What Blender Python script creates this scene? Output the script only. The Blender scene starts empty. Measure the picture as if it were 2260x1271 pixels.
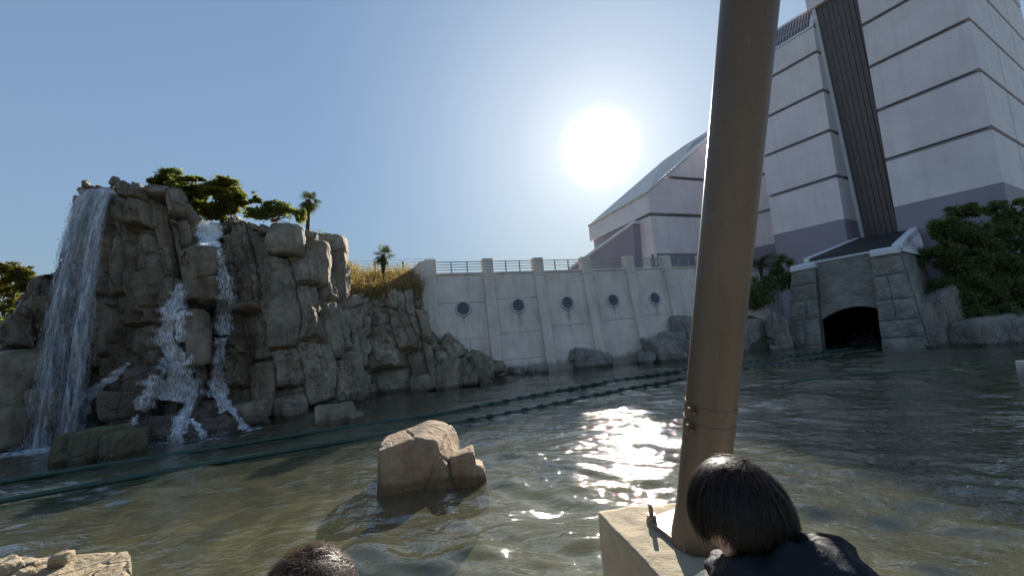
import bpy, bmesh, math, random
import numpy as np
from mathutils import Vector, Matrix
from mathutils.bvhtree import BVHTree

# ------------------------------------------------------------------ camera, world, sun, exposure
SC = bpy.context.scene
COL = SC.collection
FPX, CAMH = 870.0, 3.0
PITCH, ROLL = math.radians(5.9), math.radians(-4.08)
cam_d = bpy.data.cameras.new('camera')
cam = bpy.data.objects.new('camera', cam_d)
COL.objects.link(cam)
cam_d.sensor_width = 36.0
cam_d.lens = 36.0 * FPX / 2260.0
cam_d.clip_start = 0.05
cam_d.clip_end = 6000
cam.matrix_world = (Matrix.Translation((0, 0, CAMH)) @ Matrix.Rotation(math.pi / 2 + PITCH, 4, 'X')
                    @ Matrix.Rotation(ROLL, 4, 'Z'))
SC.camera = cam

SUN_EL, SUN_AZ = math.radians(23.8), math.radians(14.5)      # azimuth from +Y towards +X
SUN_DIR = Vector((math.sin(SUN_AZ) * math.cos(SUN_EL), math.cos(SUN_AZ) * math.cos(SUN_EL), math.sin(SUN_EL)))
world = bpy.data.worlds.new('World')
SC.world = world
world.use_nodes = True
wt = world.node_tree
wt.nodes.clear()
wo = wt.nodes.new('ShaderNodeOutputWorld')
sky = wt.nodes.new('ShaderNodeTexSky')
sky.sky_type = 'NISHITA'
sky.sun_disc = False
sky.sun_elevation = SUN_EL
sky.sun_rotation = SUN_AZ
sky.altitude = 0
sky.air_density = 0.8
sky.dust_density = 0.05
sky.ozone_density = 1.2
bg1 = wt.nodes.new('ShaderNodeBackground')
bg1.inputs[1].default_value = 0.105
# soft shoulder on the sky's brightness, so that the band along the horizon keeps its pale blue
k0 = wt.nodes.new('ShaderNodeRGBToBW'); wt.links.new(sky.outputs[0], k0.inputs[0])
k1 = wt.nodes.new('ShaderNodeMath'); k1.operation = 'MULTIPLY_ADD'
wt.links.new(k0.outputs[0], k1.inputs[0]); k1.inputs[1].default_value = .90; k1.inputs[2].default_value = 1.0
k3 = wt.nodes.new('ShaderNodeMath'); k3.operation = 'DIVIDE'; k3.inputs[0].default_value = 1.0
wt.links.new(k1.outputs[0], k3.inputs[1])
k2 = wt.nodes.new('ShaderNodeVectorMath'); k2.operation = 'SCALE'
wt.links.new(sky.outputs[0], k2.inputs[0]); wt.links.new(k3.outputs[0], k2.inputs['Scale'])
hs_ = wt.nodes.new('ShaderNodeHueSaturation'); hs_.inputs['Saturation'].default_value = .90; hs_.inputs['Hue'].default_value = .492
wt.links.new(k2.outputs[0], hs_.inputs['Color']); wt.links.new(hs_.outputs[0], bg1.inputs[0])
# the sun's own aureole in the sky (a function of the angle to the sun only)
tc = wt.nodes.new('ShaderNodeTexCoord')
dp = wt.nodes.new('ShaderNodeVectorMath'); dp.operation = 'DOT_PRODUCT'
wt.links.new(tc.outputs['Generated'], dp.inputs[0]); dp.inputs[1].default_value = SUN_DIR
ac = wt.nodes.new('ShaderNodeMath'); ac.operation = 'ARCCOSINE'
wt.links.new(dp.outputs['Value'], ac.inputs[0])
rp = wt.nodes.new('ShaderNodeValToRGB')
dv = wt.nodes.new('ShaderNodeMath'); dv.operation = 'DIVIDE'; dv.inputs[1].default_value = math.radians(40)
wt.links.new(ac.outputs[0], dv.inputs[0]); wt.links.new(dv.outputs[0], rp.inputs[0])
cr = rp.color_ramp
cr.interpolation = 'B_SPLINE'
for e_, (p_, c_) in enumerate([(0.0, (.46, .46, .46)), (0.066, (.45, .45, .445)), (0.096, (.24, .24, .23)), (0.145, (.14, .137, .12)),
                               (0.30, (.090, .088, .074)), (0.55, (.034, .033, .028)), (0.8, (.007, .007, .006)), (1.0, (0, 0, 0))]):
    if e_ < 2:
        el_ = cr.elements[e_]; el_.position = p_
    else:
        el_ = cr.elements.new(p_)
    el_.color = (*c_, 1)
bg2 = wt.nodes.new('ShaderNodeBackground')
bg2.inputs[1].default_value = 0.9
wt.links.new(rp.outputs[0], bg2.inputs[0])
ad = wt.nodes.new('ShaderNodeAddShader')
wt.links.new(bg1.outputs[0], ad.inputs[0]); wt.links.new(bg2.outputs[0], ad.inputs[1])
wt.links.new(ad.outputs[0], wo.inputs['Surface'])

sun_d = bpy.data.lights.new('sun', 'SUN')
sun = bpy.data.objects.new('sun', sun_d)
COL.objects.link(sun)
sun_d.energy = 2.7
sun_d.angle = math.radians(0.53)
sun_d.color = (1.0, .93, .82)
sun.rotation_euler = (-SUN_DIR).to_track_quat('-Z', 'Y').to_euler()

SC.view_settings.view_transform = 'Standard'
SC.view_settings.look = 'None'
SC.view_settings.exposure = 2.05
SC.view_settings.gamma = 1.0
SC.view_settings.use_curve_mapping = False
SC.render.engine = 'CYCLES'
SC.cycles.use_denoising = True
SC.cycles.use_adaptive_sampling = False
SC.cycles.sampling_pattern = 'BLUE_NOISE'
world.cycles.sampling_method = 'MANUAL'
world.cycles.sample_map_resolution = 1024
SC.cycles.max_bounces = 6
SC.cycles.diffuse_bounces = 3
SC.cycles.glossy_bounces = 4
SC.cycles.transmission_bounces = 4
SC.cycles.transparent_max_bounces = 24
SC.cycles.sample_clamp_indirect = 4.0
SC.cycles.caustics_reflective = False
SC.cycles.caustics_refractive = False

# ------------------------------------------------------------------ measuring helpers (rays through the photograph's pixels)
def _rx(a):
    c, s = math.cos(a), math.sin(a); return np.array([[1, 0, 0], [0, c, -s], [0, s, c]])
def _rz(a):
    c, s = math.cos(a), math.sin(a); return np.array([[c, -s, 0], [s, c, 0], [0, 0, 1.]])
RM = _rx(math.pi / 2 + PITCH) @ _rz(ROLL)
CC = np.array([0, 0, CAMH])
def ray(px, py):
    return RM @ np.array([(px - 1130) / FPX, -(py - 635.5) / FPX, -1.0])
def onz(px, py, z=0.0):
    d = ray(px, py); return CC + d * (z - CAMH) / d[2]
def at(px, py, Y):
    d = ray(px, py); return CC + d * Y / d[1]
def onpl(px, py, P0, n):
    d = ray(px, py); return CC + d * np.dot(P0 - CC, n) / np.dot(d, n)
def az(a):
    a = math.radians(a); return np.array([math.sin(a), math.cos(a), 0.0])
UP = np.array([0, 0, 1.0])
def unit(v):
    return v / np.linalg.norm(v)

# ------------------------------------------------------------------ noise
def _hash(ix, iy, iz, seed):
    n = (ix.astype(np.int64) * 73856093) ^ (iy.astype(np.int64) * 19349663) ^ (iz.astype(np.int64) * 83492791) ^ (seed * 2654435)
    n = (n ^ (n >> 13)) * 1274126177
    n = n & 0x7fffffff
    n = (n ^ (n >> 15)) * 2246822519 & 0x7fffffff
    return ((n ^ (n >> 11)) & 0xffff) / 65535.0
def vnoise(P, seed=0):
    P = np.asarray(P, float)
    i = np.floor(P).astype(np.int64); f = P - i; f = f * f * (3 - 2 * f)
    r = 0
    for a in (0, 1):
        wa = f[..., 0] if a else 1 - f[..., 0]
        for b in (0, 1):
            wb = f[..., 1] if b else 1 - f[..., 1]
            for c in (0, 1):
                wc = f[..., 2] if c else 1 - f[..., 2]
                r = r + wa * wb * wc * _hash(i[..., 0] + a, i[..., 1] + b, i[..., 2] + c, seed)
    return r * 2 - 1
def fbm(P, seed=0, octv=4, gain=0.5):
    P = np.asarray(P, float); r = 0; a = 1.0
    for k in range(octv):
        r = r + a * vnoise(P, seed + k * 17); P = P * 2.03 + 11.3; a *= gain
    return r
def voro(U, V, seed, jit=0.85):
    iu = np.floor(U).astype(np.int64); iv = np.floor(V).astype(np.int64)
    F1 = np.full(U.shape, 9.0); F2 = np.full(U.shape, 9.0)
    I = np.zeros(U.shape, np.int64); J = np.zeros(U.shape, np.int64); DX = np.zeros(U.shape); DY = np.zeros(U.shape)
    for a in (-1, 0, 1):
        for b in (-1, 0, 1):
            ci, cj = iu + a, iv + b
            z0 = np.zeros_like(ci)
            cx = ci + .5 + jit * (_hash(ci, cj, z0, seed) - .5)
            cy = cj + .5 + jit * (_hash(ci, cj, z0 + 1, seed) - .5)
            dx, dy = U - cx, V - cy
            d = np.maximum(np.abs(dx) * 1.0, np.abs(dy)) * .6 + np.hypot(dx, dy) * .4
            near = d < F1
            F2 = np.where(near, F1, np.minimum(F2, d))
            F1 = np.where(near, d, F1)
            I = np.where(near, ci, I); J = np.where(near, cj, J)
            DX = np.where(near, dx, DX); DY = np.where(near, dy, DY)
    return F1, F2, I, J, DX, DY
def jcol(U, seed, jit=.55, salt=None):
    c = np.floor(U).astype(np.int64); z = np.zeros_like(c) if salt is None else salt
    b = lambda k: k + jit * (_hash(k, z, z * 0 + 3, seed) - .5)
    lo = b(c); c = np.where(U < lo, c - 1, c); hi = b(c + 1); c = np.where(U >= hi, c + 1, c)
    lo, hi = b(c), b(c + 1)
    return c, lo, hi
def brick(U, V, seed, lo_h=.6, hi_h=1.5):
    """columns of jointed blocks: cell ids, position in the cell (-.5...5), distance to the nearest joint in cell widths"""
    c, a, b = jcol(U, seed)
    h = lo_h + (hi_h - lo_h) * _hash(c, c * 0, c * 0 + 9, seed)
    W = V * h + 13.7 * _hash(c, c * 0 + 2, c * 0, seed)
    r, p, q = jcol(W, seed + 1, .7, c)
    dx = (U - (a + b) / 2) / (b - a); dy = (W - (p + q) / 2) / (q - p)
    e = np.minimum(np.minimum(U - a, b - U), np.minimum(W - p, q - W) / h)
    return c, r, dx, dy, np.maximum(e, 0)
def cellr(I, J, k, seed):
    return _hash(I, J, np.full_like(I, k + 5), seed) * 2 - 1

# ------------------------------------------------------------------ object helpers
def wm(o):
    w = Matrix.Translation(o.location) @ o.rotation_euler.to_matrix().to_4x4()
    return w if o.parent is None else wm(o.parent) @ o.matrix_parent_inverse @ w
def link(o, parent=None):
    COL.objects.link(o)
    if parent is not None:
        o.parent = parent
        o.matrix_parent_inverse = wm(parent).inverted()
    return o
def tag(o, label=None, cat=None, group=None, kind=None):
    if label: o['label'] = label
    if cat: o['category'] = cat
    if group: o['group'] = group
    if kind: o['kind'] = kind
    return o
def thing(name, label, cat, group=None, loc=(0, 0, 0)):
    o = bpy.data.objects.new(name, None)
    o.location = loc
    o.empty_display_size = .2
    link(o)
    return tag(o, label, cat, group)
def mesh_obj(name, V, F, mat, parent=None, smooth=True, uv=None, attrs=None):
    me = bpy.data.meshes.new(name)
    V = np.asarray(V, np.float32)
    if isinstance(F, np.ndarray):
        k = F.shape[1]
        me.vertices.add(len(V)); me.vertices.foreach_set('co', V.ravel())
        me.loops.add(F.size); me.loops.foreach_set('vertex_index', F.astype(np.int32).ravel())
        me.polygons.add(len(F))
        me.polygons.foreach_set('loop_start', np.arange(0, F.size, k, dtype=np.int32))
        me.update(calc_edges=True)
        me.validate()
    else:
        me.from_pydata([tuple(map(float, v)) for v in V], [], [tuple(map(int, f)) for f in F])
    if smooth and len(me.polygons):
        me.polygons.foreach_set('use_smooth', np.ones(len(me.polygons), bool))
    if uv is not None:
        l = me.uv_layers.new(name='UVMap')
        idx = np.zeros(len(me.loops), np.int32); me.loops.foreach_get('vertex_index', idx)
        l.data.foreach_set('uv', np.asarray(uv, np.float32)[idx].ravel())
    if attrs:
        for k_, a_ in attrs.items():
            at_ = me.attributes.new(k_, 'FLOAT', 'POINT'); at_.data.foreach_set('value', np.asarray(a_, np.float32))
    if mat is not None:
        me.materials.append(mat)
    o = bpy.data.objects.new(name, me)
    link(o, parent)
    return o
def grid_faces(nu, nv, wrap=False):
    i, j = np.meshgrid(np.arange(nu if wrap else nu - 1), np.arange(nv - 1), indexing='ij')
    a = i * nv + j; b = ((i + 1) % nu) * nv + j
    return np.stack([a, b, b + 1, a + 1], -1).reshape(-1, 4)
class MB:
    """collects convex pieces of ONE part"""
    def __init__(s): s.v = []; s.f = []
    def add(s, V, F):
        n = len(s.v); s.v += [tuple(map(float, v)) for v in V]; s.f += [tuple(int(i) + n for i in f) for f in F]; return s
    def prism(s, poly, ext, back=None):
        """poly: list of 3-D points (front face), ext: vector to the back face"""
        n = len(poly); P = [np.asarray(p, float) for p in poly]
        B = [p + np.asarray(ext) for p in P] if back is None else [np.asarray(p, float) for p in back]
        F = [tuple(range(n)), tuple(range(2 * n - 1, n - 1, -1))]
        for i in range(n):
            j = (i + 1) % n
            F.append((i, i + n, j + n, j))
        return s.add(P + B, F)
    def box(s, c, ax, ay, az_, hx, hy, hz):
        c = np.asarray(c, float)
        poly = [c - ax * hx - ay * hy - az_ * hz, c + ax * hx - ay * hy - az_ * hz, c + ax * hx + ay * hy - az_ * hz, c - ax * hx + ay * hy - az_ * hz]
        return s.prism(poly, az_ * 2 * hz)
    def tube(s, pts, r, n=8, cap=True):
        pts = [np.asarray(p, float) for p in pts]; m = len(pts)
        rr = r if hasattr(r, '__len__') else [r] * m
        V = []; prev = None
        for i, p in enumerate(pts):
            t = unit(pts[min(i + 1, m - 1)] - pts[max(i - 1, 0)])
            if prev is None:
                a = unit(np.cross(t, UP if abs(t[2]) < .9 else np.array([1., 0, 0])))
            else:
                a = unit(prev - t * np.dot(prev, t))
            prev = a; b = np.cross(t, a)
            for k in range(n):
                w = 2 * math.pi * k / n
                V.append(p + (a * math.cos(w) + b * math.sin(w)) * rr[i])
        F = []
        for i in range(m - 1):
            for k in range(n):
                F.append((i * n + k, i * n + (k + 1) % n, (i + 1) * n + (k + 1) % n, (i + 1) * n + k))
        if cap:
            F.append(tuple(range(n - 1, -1, -1))); F.append(tuple((m - 1) * n + k for k in range(n)))
        return s.add(V, F)
    def build(s, name, mat, parent=None, bevel=0.0, smooth=False, seg=1):
        me = bpy.data.meshes.new(name)
        me.from_pydata(s.v, [], s.f)
        bm = bmesh.new(); bm.from_mesh(me)
        bmesh.ops.recalc_face_normals(bm, faces=bm.faces)
        if bevel > 0:
            bmesh.ops.bevel(bm, geom=list(bm.edges), offset=bevel, segments=seg, affect='EDGES', clamp_overlap=True)
        bm.to_mesh(me); bm.free()
        if smooth:
            for p in me.polygons: p.use_smooth = True
        me.materials.append(mat)
        o = bpy.data.objects.new(name, me)
        link(o, parent)
        return o
_ico = {}
def ico(sub):
    if sub not in _ico:
        bm = bmesh.new(); bmesh.ops.create_icosphere(bm, subdivisions=sub, radius=1)
        V = np.array([v.co[:] for v in bm.verts]); F = np.array([[v.index for v in f.verts] for f in bm.faces])
        bm.free(); _ico[sub] = (V / np.linalg.norm(V, axis=1)[:, None], F)
    return _ico[sub]
def rock_shape(size, seed, sub=4, nplanes=11, p=16, rough=.05, boxy=.55, rot=None, tilt=12):
    """a faceted, slightly rounded block: soft intersection of half-spaces, then worn"""
    rs = np.random.RandomState(seed); D, F = ico(sub)
    N = []; Hh = []
    for ax in np.eye(3):
        for sg in (-1, 1):
            N.append(unit(sg * ax + rs.normal(0, .12, 3))); Hh.append(rs.uniform(.85, 1.0))
    for k in range(nplanes):
        N.append(unit(rs.normal(0, 1, 3))); Hh.append(rs.uniform(.9, 1.2) * (1 + boxy * .35))
    N = np.array(N); Hh = np.array(Hh)
    S = np.maximum(D @ N.T / Hh, 0) ** p
    r = S.sum(1) ** (-1 / p)
    V = D * r[:, None]
    V = V * np.asarray(size)
    sc = float(np.mean(size))
    V = V + D * (rough * sc * fbm(V / sc * 2.2, seed, 4))[:, None]
    a = rs.uniform(0, 6.28) if rot is None else rot
    t1, t2 = np.radians(rs.uniform(-tilt, tilt, 2))
    Rr = _rz(a) @ _rx(t1)
    return V @ Rr.T, F
def rock(name, pos, size, seed, mat, parent=None, **k):
    V, F = rock_shape(size, seed, **k)
    return mesh_obj(name, V + np.asarray(pos), F, mat, parent, smooth=True)

# ------------------------------------------------------------------ material helpers
class NT:
    def __init__(s, name):
        s.m = bpy.data.materials.new(name); s.m.use_nodes = True; s.t = s.m.node_tree; s.t.nodes.clear()
        s.out = s.t.nodes.new('ShaderNodeOutputMaterial')
    def n(s, typ, ins=None, **props):
        nd = s.t.nodes.new(typ)
        for k, v in props.items(): setattr(nd, k, v)
        for k, v in (ins or {}).items(): s.set(nd.inputs[k], v)
        return nd
    def set(s, sock, v):
        if isinstance(v, bpy.types.NodeSocket): s.t.links.new(v, sock)
        elif isinstance(v, (tuple, list)) and len(v) == 3 and sock.type == 'RGBA': sock.default_value = (*v, 1)
        else: sock.default_value = v
    def pos(s): return s.n('ShaderNodeNewGeometry').outputs['Position']
    def scale(s, vec, sc): return s.n('ShaderNodeVectorMath', {0: vec, 1: sc}, operation='MULTIPLY').outputs[0]
    def noise(s, vec, scale, detail=4, rough=.55, dist=0.0, out='Fac'):
        return s.n('ShaderNodeTexNoise', {'Vector': vec, 'Scale': scale, 'Detail': detail, 'Roughness': rough, 'Distortion': dist}).outputs[out]
    def voronoi(s, vec, scale, feature='DISTANCE_TO_EDGE', out='Distance'):
        return s.n('ShaderNodeTexVoronoi', {'Vector': vec, 'Scale': scale}, feature=feature).outputs[out]
    def ramp(s, fac, stops):
        nd = s.n('ShaderNodeValToRGB', {0: fac}); e = nd.color_ramp.elements
        for i, (p, c) in enumerate(stops):
            el = e[i] if i < 2 else e.new(p)
            el.position = p; el.color = (*c, 1) if isinstance(c, (tuple, list)) else (c, c, c, 1)
        return nd.outputs[0]
    def mix(s, fac, a, b, mode='MIX'):
        nd = s.n('ShaderNodeMix', data_type='RGBA', blend_type=mode)
        s.set(nd.inputs[0], fac); s.set(nd.inputs[6], a if not isinstance(a, tuple) else (*a, 1)); s.set(nd.inputs[7], b if not isinstance(b, tuple) else (*b, 1))
        return nd.outputs[2]
    def math(s, op, a, b=0.0, c=None, clamp=False):
        nd = s.n('ShaderNodeMath', {0: a, 1: b}, operation=op, use_clamp=clamp)
        if c is not None: s.set(nd.inputs[2], c)
        return nd.outputs[0]
    def bump(s, h, dist=.02, strength=1.0, normal=None):
        nd = s.n('ShaderNodeBump', {'Height': h, 'Distance': dist, 'Strength': strength})
        if normal is not None: s.set(nd.inputs['Normal'], normal)
        return nd.outputs[0]
    def bsdf(s, **k):
        nd = s.n('ShaderNodeBsdfPrincipled')
        for a, v in k.items():
            s.set(nd.inputs[a.replace('_', ' ')], v)
        return nd
    def done(s, sh):
        s.t.links.new(sh.outputs[0] if not isinstance(sh, bpy.types.NodeSocket) else sh, s.out.inputs['Surface']); return s.m

def rock_mat(name, c1, c2, c3, scale=1.0, wet=False, stain=(.10, .055, .035), stain_amt=.5, cracks=.6, crack_scale=1.1, topmoss=None, rough=.85):
    t = NT(name); p = t.pos()
    a = t.noise(p, .7 * scale, 6, .6); b = t.noise(p, 5 * scale, 6, .65); st = t.noise(t.scale(p, (2.2, 2.2, .28)), 1.0 * scale, 5, .6, .6)
    col = t.ramp(a, [(.30, c1), (.52, c2), (.72, c3)])
    col = t.mix(t.math('MULTIPLY', t.ramp(b, [(.35, 0.), (.7, 1.)]), .45), col, t.mix(1.0, col, (.55, .52, .48), 'MULTIPLY'))
    col = t.mix(t.math('MULTIPLY', t.ramp(st, [(.50, 0.), (.68, 1.)]), stain_amt), col, stain)
    if topmoss:
        g = t.n('ShaderNodeNewGeometry').outputs['Normal']
        nz = t.n('ShaderNodeSeparateXYZ', {0: g}).outputs[2]
        mk = t.math('MULTIPLY', t.ramp(nz, [(.15, 0.), (.7, 1.)]), t.ramp(t.noise(p, 2.2, 4), [(.38, 0.), (.6, 1.)]))
        col = t.mix(t.math('MULTIPLY', mk, .7), col, topmoss)
    ro = rough
    zl = t.n('ShaderNodeSeparateXYZ', {0: p}).outputs[2]         # wet band just above the pond
    wl = t.ramp(t.math('SUBTRACT', zl, t.math('MULTIPLY', t.noise(p, 2.5, 3), .22)), [(.02, 1.), (.12, 0.)])
    col = t.mix(t.math('MULTIPLY', wl, .75), col, t.mix(1.0, col, (.34, .30, .24), 'MULTIPLY'))
    if wet:
        w = t.n('ShaderNodeAttribute', attribute_name='wet').outputs['Fac']
        w = t.math('MULTIPLY', w, t.ramp(t.noise(t.scale(p, (1.6, 1.6, .4)), 1.1, 4), [(.25, .35), (.6, 1.)]), clamp=True)
        col = t.mix(w, col, t.mix(1.0, col, (.36, .29, .235), 'MULTIPLY'))
        ro = t.math('SUBTRACT', rough, t.math('MULTIPLY', w, .42))
    wp = t.n('ShaderNodeVectorMath', {0: p, 1: t.n('ShaderNodeVectorMath', {0: t.noise(p, 1.3, 3, out='Color'), 1: (.55, .55, .55)}, operation='MULTIPLY').outputs[0]}, operation='ADD').outputs[0]
    ck = t.ramp(t.voronoi(t.scale(wp, (1, 1, .6)), crack_scale), [(0, 0.), (.035, 1.)])
    h = t.math('ADD', t.math('MULTIPLY', t.noise(p, 9 * scale, 8, .7), .6), t.math('MULTIPLY', t.noise(p, 2.3 * scale, 5, .6), 1.2))
    h = t.math('ADD', h, t.math('MULTIPLY', ck, cracks))
    return t.done(t.bsdf(Base_Color=col, Roughness=ro, Normal=t.bump(h, .095 / scale ** .5), Specular_IOR_Level=.3))

M = {}
M['cliff'] = rock_mat('cliff_rock', (.22, .182, .135), (.38, .325, .255), (.54, .475, .38), cracks=.2, wet=True, stain=(.12, .085, .06), stain_amt=.7, topmoss=(.10, .10, .045))
M['talus'] = rock_mat('wet_fall_rock', (.075, .06, .048), (.13, .104, .08), (.20, .16, .125), stain=(.07, .035, .026), stain_amt=.6, rough=.5)
M['mossrock'] = rock_mat('mossy_rock', (.085, .073, .045), (.14, .122, .08), (.19, .17, .115), stain=(.05, .045, .03), topmoss=(.13, .13, .04))
M['tanrock'] = rock_mat('tan_boulder', (.24, .172, .115), (.36, .27, .185), (.45, .36, .265), scale=1.6, stain=(.22, .10, .055), stain_amt=.5, cracks=.3, crack_scale=1.3)
M['greyrock'] = rock_mat('grey_rock', (.20, .18, .16), (.31, .285, .255), (.41, .38, .34), stain=(.12, .09, .07), stain_amt=.4)
M['ledge'] = rock_mat('ledge_stone', (.30, .235, .15), (.42, .34, .23), (.52, .44, .31), scale=3, stain=(.25, .16, .09), stain_amt=.5, crack_scale=2.5)

def concrete(name, c, var=.12, streak=.35, sc=1.0, rough=.85, tide=False, relief=.01):
    t = NT(name); p = t.pos()
    a = t.noise(p, .8 * sc, 6, .6); f = t.noise(p, 22 * sc, 5, .7)
    col = t.ramp(a, [(.3, tuple(x * (1 - var) for x in c)), (.7, tuple(min(1, x * (1 + var)) for x in c))])
    st = t.noise(t.scale(p, (3.5, 3.5, .16)), 1.0 * sc, 4, .6)
    col = t.mix(t.math('MULTIPLY', t.ramp(st, [(.5, 0.), (.75, 1.)]), streak), col, tuple(x * .55 for x in c))
    col = t.mix(t.math('MULTIPLY', t.ramp(f, [(.4, 0.), (.62, 1.)]), .18), col, tuple(x * .7 for x in c))
    if tide:      # algae and damp just above the waterline
        z = t.n('ShaderNodeSeparateXYZ', {0: p}).outputs[2]
        zz = t.math('SUBTRACT', z, t.math('MULTIPLY', t.noise(t.scale(p, (1.5, 1.5, .3)), 1.0, 4), .9))
        col = t.mix(t.math('MULTIPLY', t.ramp(zz, [(.0, 1.), (.35, 0.)]), .65), col, (.13, .12, .085))
    return t.done(t.bsdf(Base_Color=col, Roughness=rough, Normal=t.bump(t.math('ADD', f, a), relief), Specular_IOR_Level=.3))
M['dam'] = concrete('dam_concrete', (.74, .655, .58), .16, .5, .8, tide=True)
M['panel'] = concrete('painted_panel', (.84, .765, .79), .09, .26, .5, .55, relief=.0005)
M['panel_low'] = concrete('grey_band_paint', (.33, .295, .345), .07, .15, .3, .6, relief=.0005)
M['reveal'] = concrete('groove_paint', (.36, .34, .39), .05, .1, .3, .6)
M['white_trim'] = concrete('white_trim_paint', (.74, .75, .77), .05, .25, .8, .5)
M['block'] = concrete('block_concrete', (.42, .345, .24), .25, .3, 3.0, .9)
M['deck'] = concrete('deck_concrete', (.35, .33, .3), .15, .1, 2, .9)

def metal(name, c, rough=.5, metallic=.0, rust=None, streak=0.3, sc=4.0, bump=.003, chips=0.0):
    t = NT(name); p = t.pos()
    f = t.noise(p, sc, 6, .65); st = t.noise(t.scale(p, (6, 6, .5)), sc * .4, 5, .6)
    col = t.ramp(f, [(.3, tuple(x * .82 for x in c)), (.7, tuple(x * 1.12 for x in c))])
    if rust:
        col = t.mix(t.math('MULTIPLY', t.ramp(st, [(.42, 0.), (.7, 1.)]), streak), col, rust)
    if chips:
        cn = t.math('MULTIPLY', t.ramp(t.noise(p, 26, 5, .7), [(.62, 0.), (.66, 1.)]), t.ramp(t.noise(p, 2.1, 3), [(.45, 0.), (.6, 1.)]))
        col = t.mix(t.math('MULTIPLY', cn, chips), col, (.05, .03, .02))
        sc_ = t.ramp(t.noise(t.scale(p, (60, 60, 1.6)), 1.0, 3, .6), [(.66, 0.), (.70, 1.)])
        col = t.mix(t.math('MULTIPLY', sc_, chips * .6), col, tuple(min(1, x * 2.2) for x in c))
    return t.done(t.bsdf(Base_Color=col, Roughness=t.math('ADD', rough - .08, t.math('MULTIPLY', f, .16)), Metallic=metallic, Normal=t.bump(f, bump)))
M['pole'] = metal('pole_paint', (.115, .082, .054), .46, .05, (.09, .054, .032), .7, 2.5, chips=.55)
M['pole_band'] = metal('rusty_band', (.13, .085, .06), .6, .3, (.08, .04, .025), .5, 12)
M['ribmetal'] = metal('ribbed_cladding', (.165, .145, .145), .5, .2, (.15, .13, .12), .4, 1.2)
M['roofmetal'] = metal('sheet_roof', (.70, .63, .57), .45, .0, (.3, .28, .27), .4, 1.5)
M['darkroof'] = metal('dark_rib_roof', (.075, .07, .08), .45, .3, (.1, .08, .07), .4, 2)
M['steel'] = metal('railing_steel', (.30, .31, .33), .45, .5, None, 0, 6)
M['rail'] = metal('green_rail', (.018, .06, .045), .4, .1, (.03, .04, .025), .5, 3)
M['float'] = metal('dark_float', (.008, .02, .017), .5)
M['plate'] = metal('base_plate', (.22, .18, .14), .55, .3, (.15, .08, .05), .5, 8)
M['vent'] = metal('vent_ring', (.50, .50, .52), .6, .0, None, 0, 6)
t_ = NT('shade_black')
M['black'] = t_.done(t_.n('ShaderNodeBsdfDiffuse', {'Color': (.004, .004, .005)}))  # near-black colour standing in for the shade inside tunnel and vents
M['wire'] = metal('wire', (.3, .3, .3), .5, .6)

def leaf_mat(name, c1, c2, c3=None, trans=.45, rough=.5):
    t = NT(name)
    r = t.n('ShaderNodeNewGeometry').outputs['Random Per Island']
    col = t.ramp(r, [(0.0, c1), (.7, c2), (1.0, c3 or c2)])
    b = t.bsdf(Base_Color=col, Roughness=max(rough, .6), Specular_IOR_Level=.2)
    tr = t.n('ShaderNodeBsdfTranslucent', {'Color': t.mix(1.0, col, (1.5, 1.6, .9), 'MULTIPLY')})
    return t.done(t.n('ShaderNodeMixShader', {0: trans, 1: b.outputs[0], 2: tr.outputs[0]}))
M['leaf_dark'] = leaf_mat('dark_leaf', (.08, .10, .035), (.17, .18, .055), (.28, .25, .07), .55)
M['leaf_olive'] = leaf_mat('olive_leaf', (.09, .10, .03), (.19, .18, .045), (.34, .27, .06), .55)
M['leaf_yellow'] = leaf_mat('yellow_leaf', (.07, .07, .018), (.14, .12, .03), (.22, .17, .04), .5)
M['leaf_deep'] = leaf_mat('deep_leaf', (.09, .115, .06), (.16, .20, .085), (.27, .27, .11), .5)
M['reed'] = leaf_mat('dry_reed', (.17, .115, .06), (.31, .215, .115), (.42, .31, .18), .4, .8)
M['palm_leaf'] = leaf_mat('palm_leaf', (0.034, 0.051, 0.020), (0.085, 0.102, 0.034), (0.153, 0.153, 0.051), .3)
M['red_leaf'] = leaf_mat('russet_leaf', (.22, .09, .05), (.34, .16, .09), (.4, .2, .1), .4)
def bark_mat(name, c):
    t = NT(name); p = t.pos(); f = t.noise(t.scale(p, (6, 6, 1.5)), 5, 6, .7)
    return t.done(t.bsdf(Base_Color=t.ramp(f, [(.3, tuple(x * .6 for x in c)), (.7, c)]), Roughness=.9, Normal=t.bump(f, .03)))
M['bark'] = bark_mat('bark', (.10, .075, .055))
M['palm_trunk'] = bark_mat('palm_trunk', (.085, .06, .042))
M['post'] = bark_mat('fence_post', (.42, .33, .2))
M['earth'] = bark_mat('earth', (.10, .085, .055))

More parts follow.
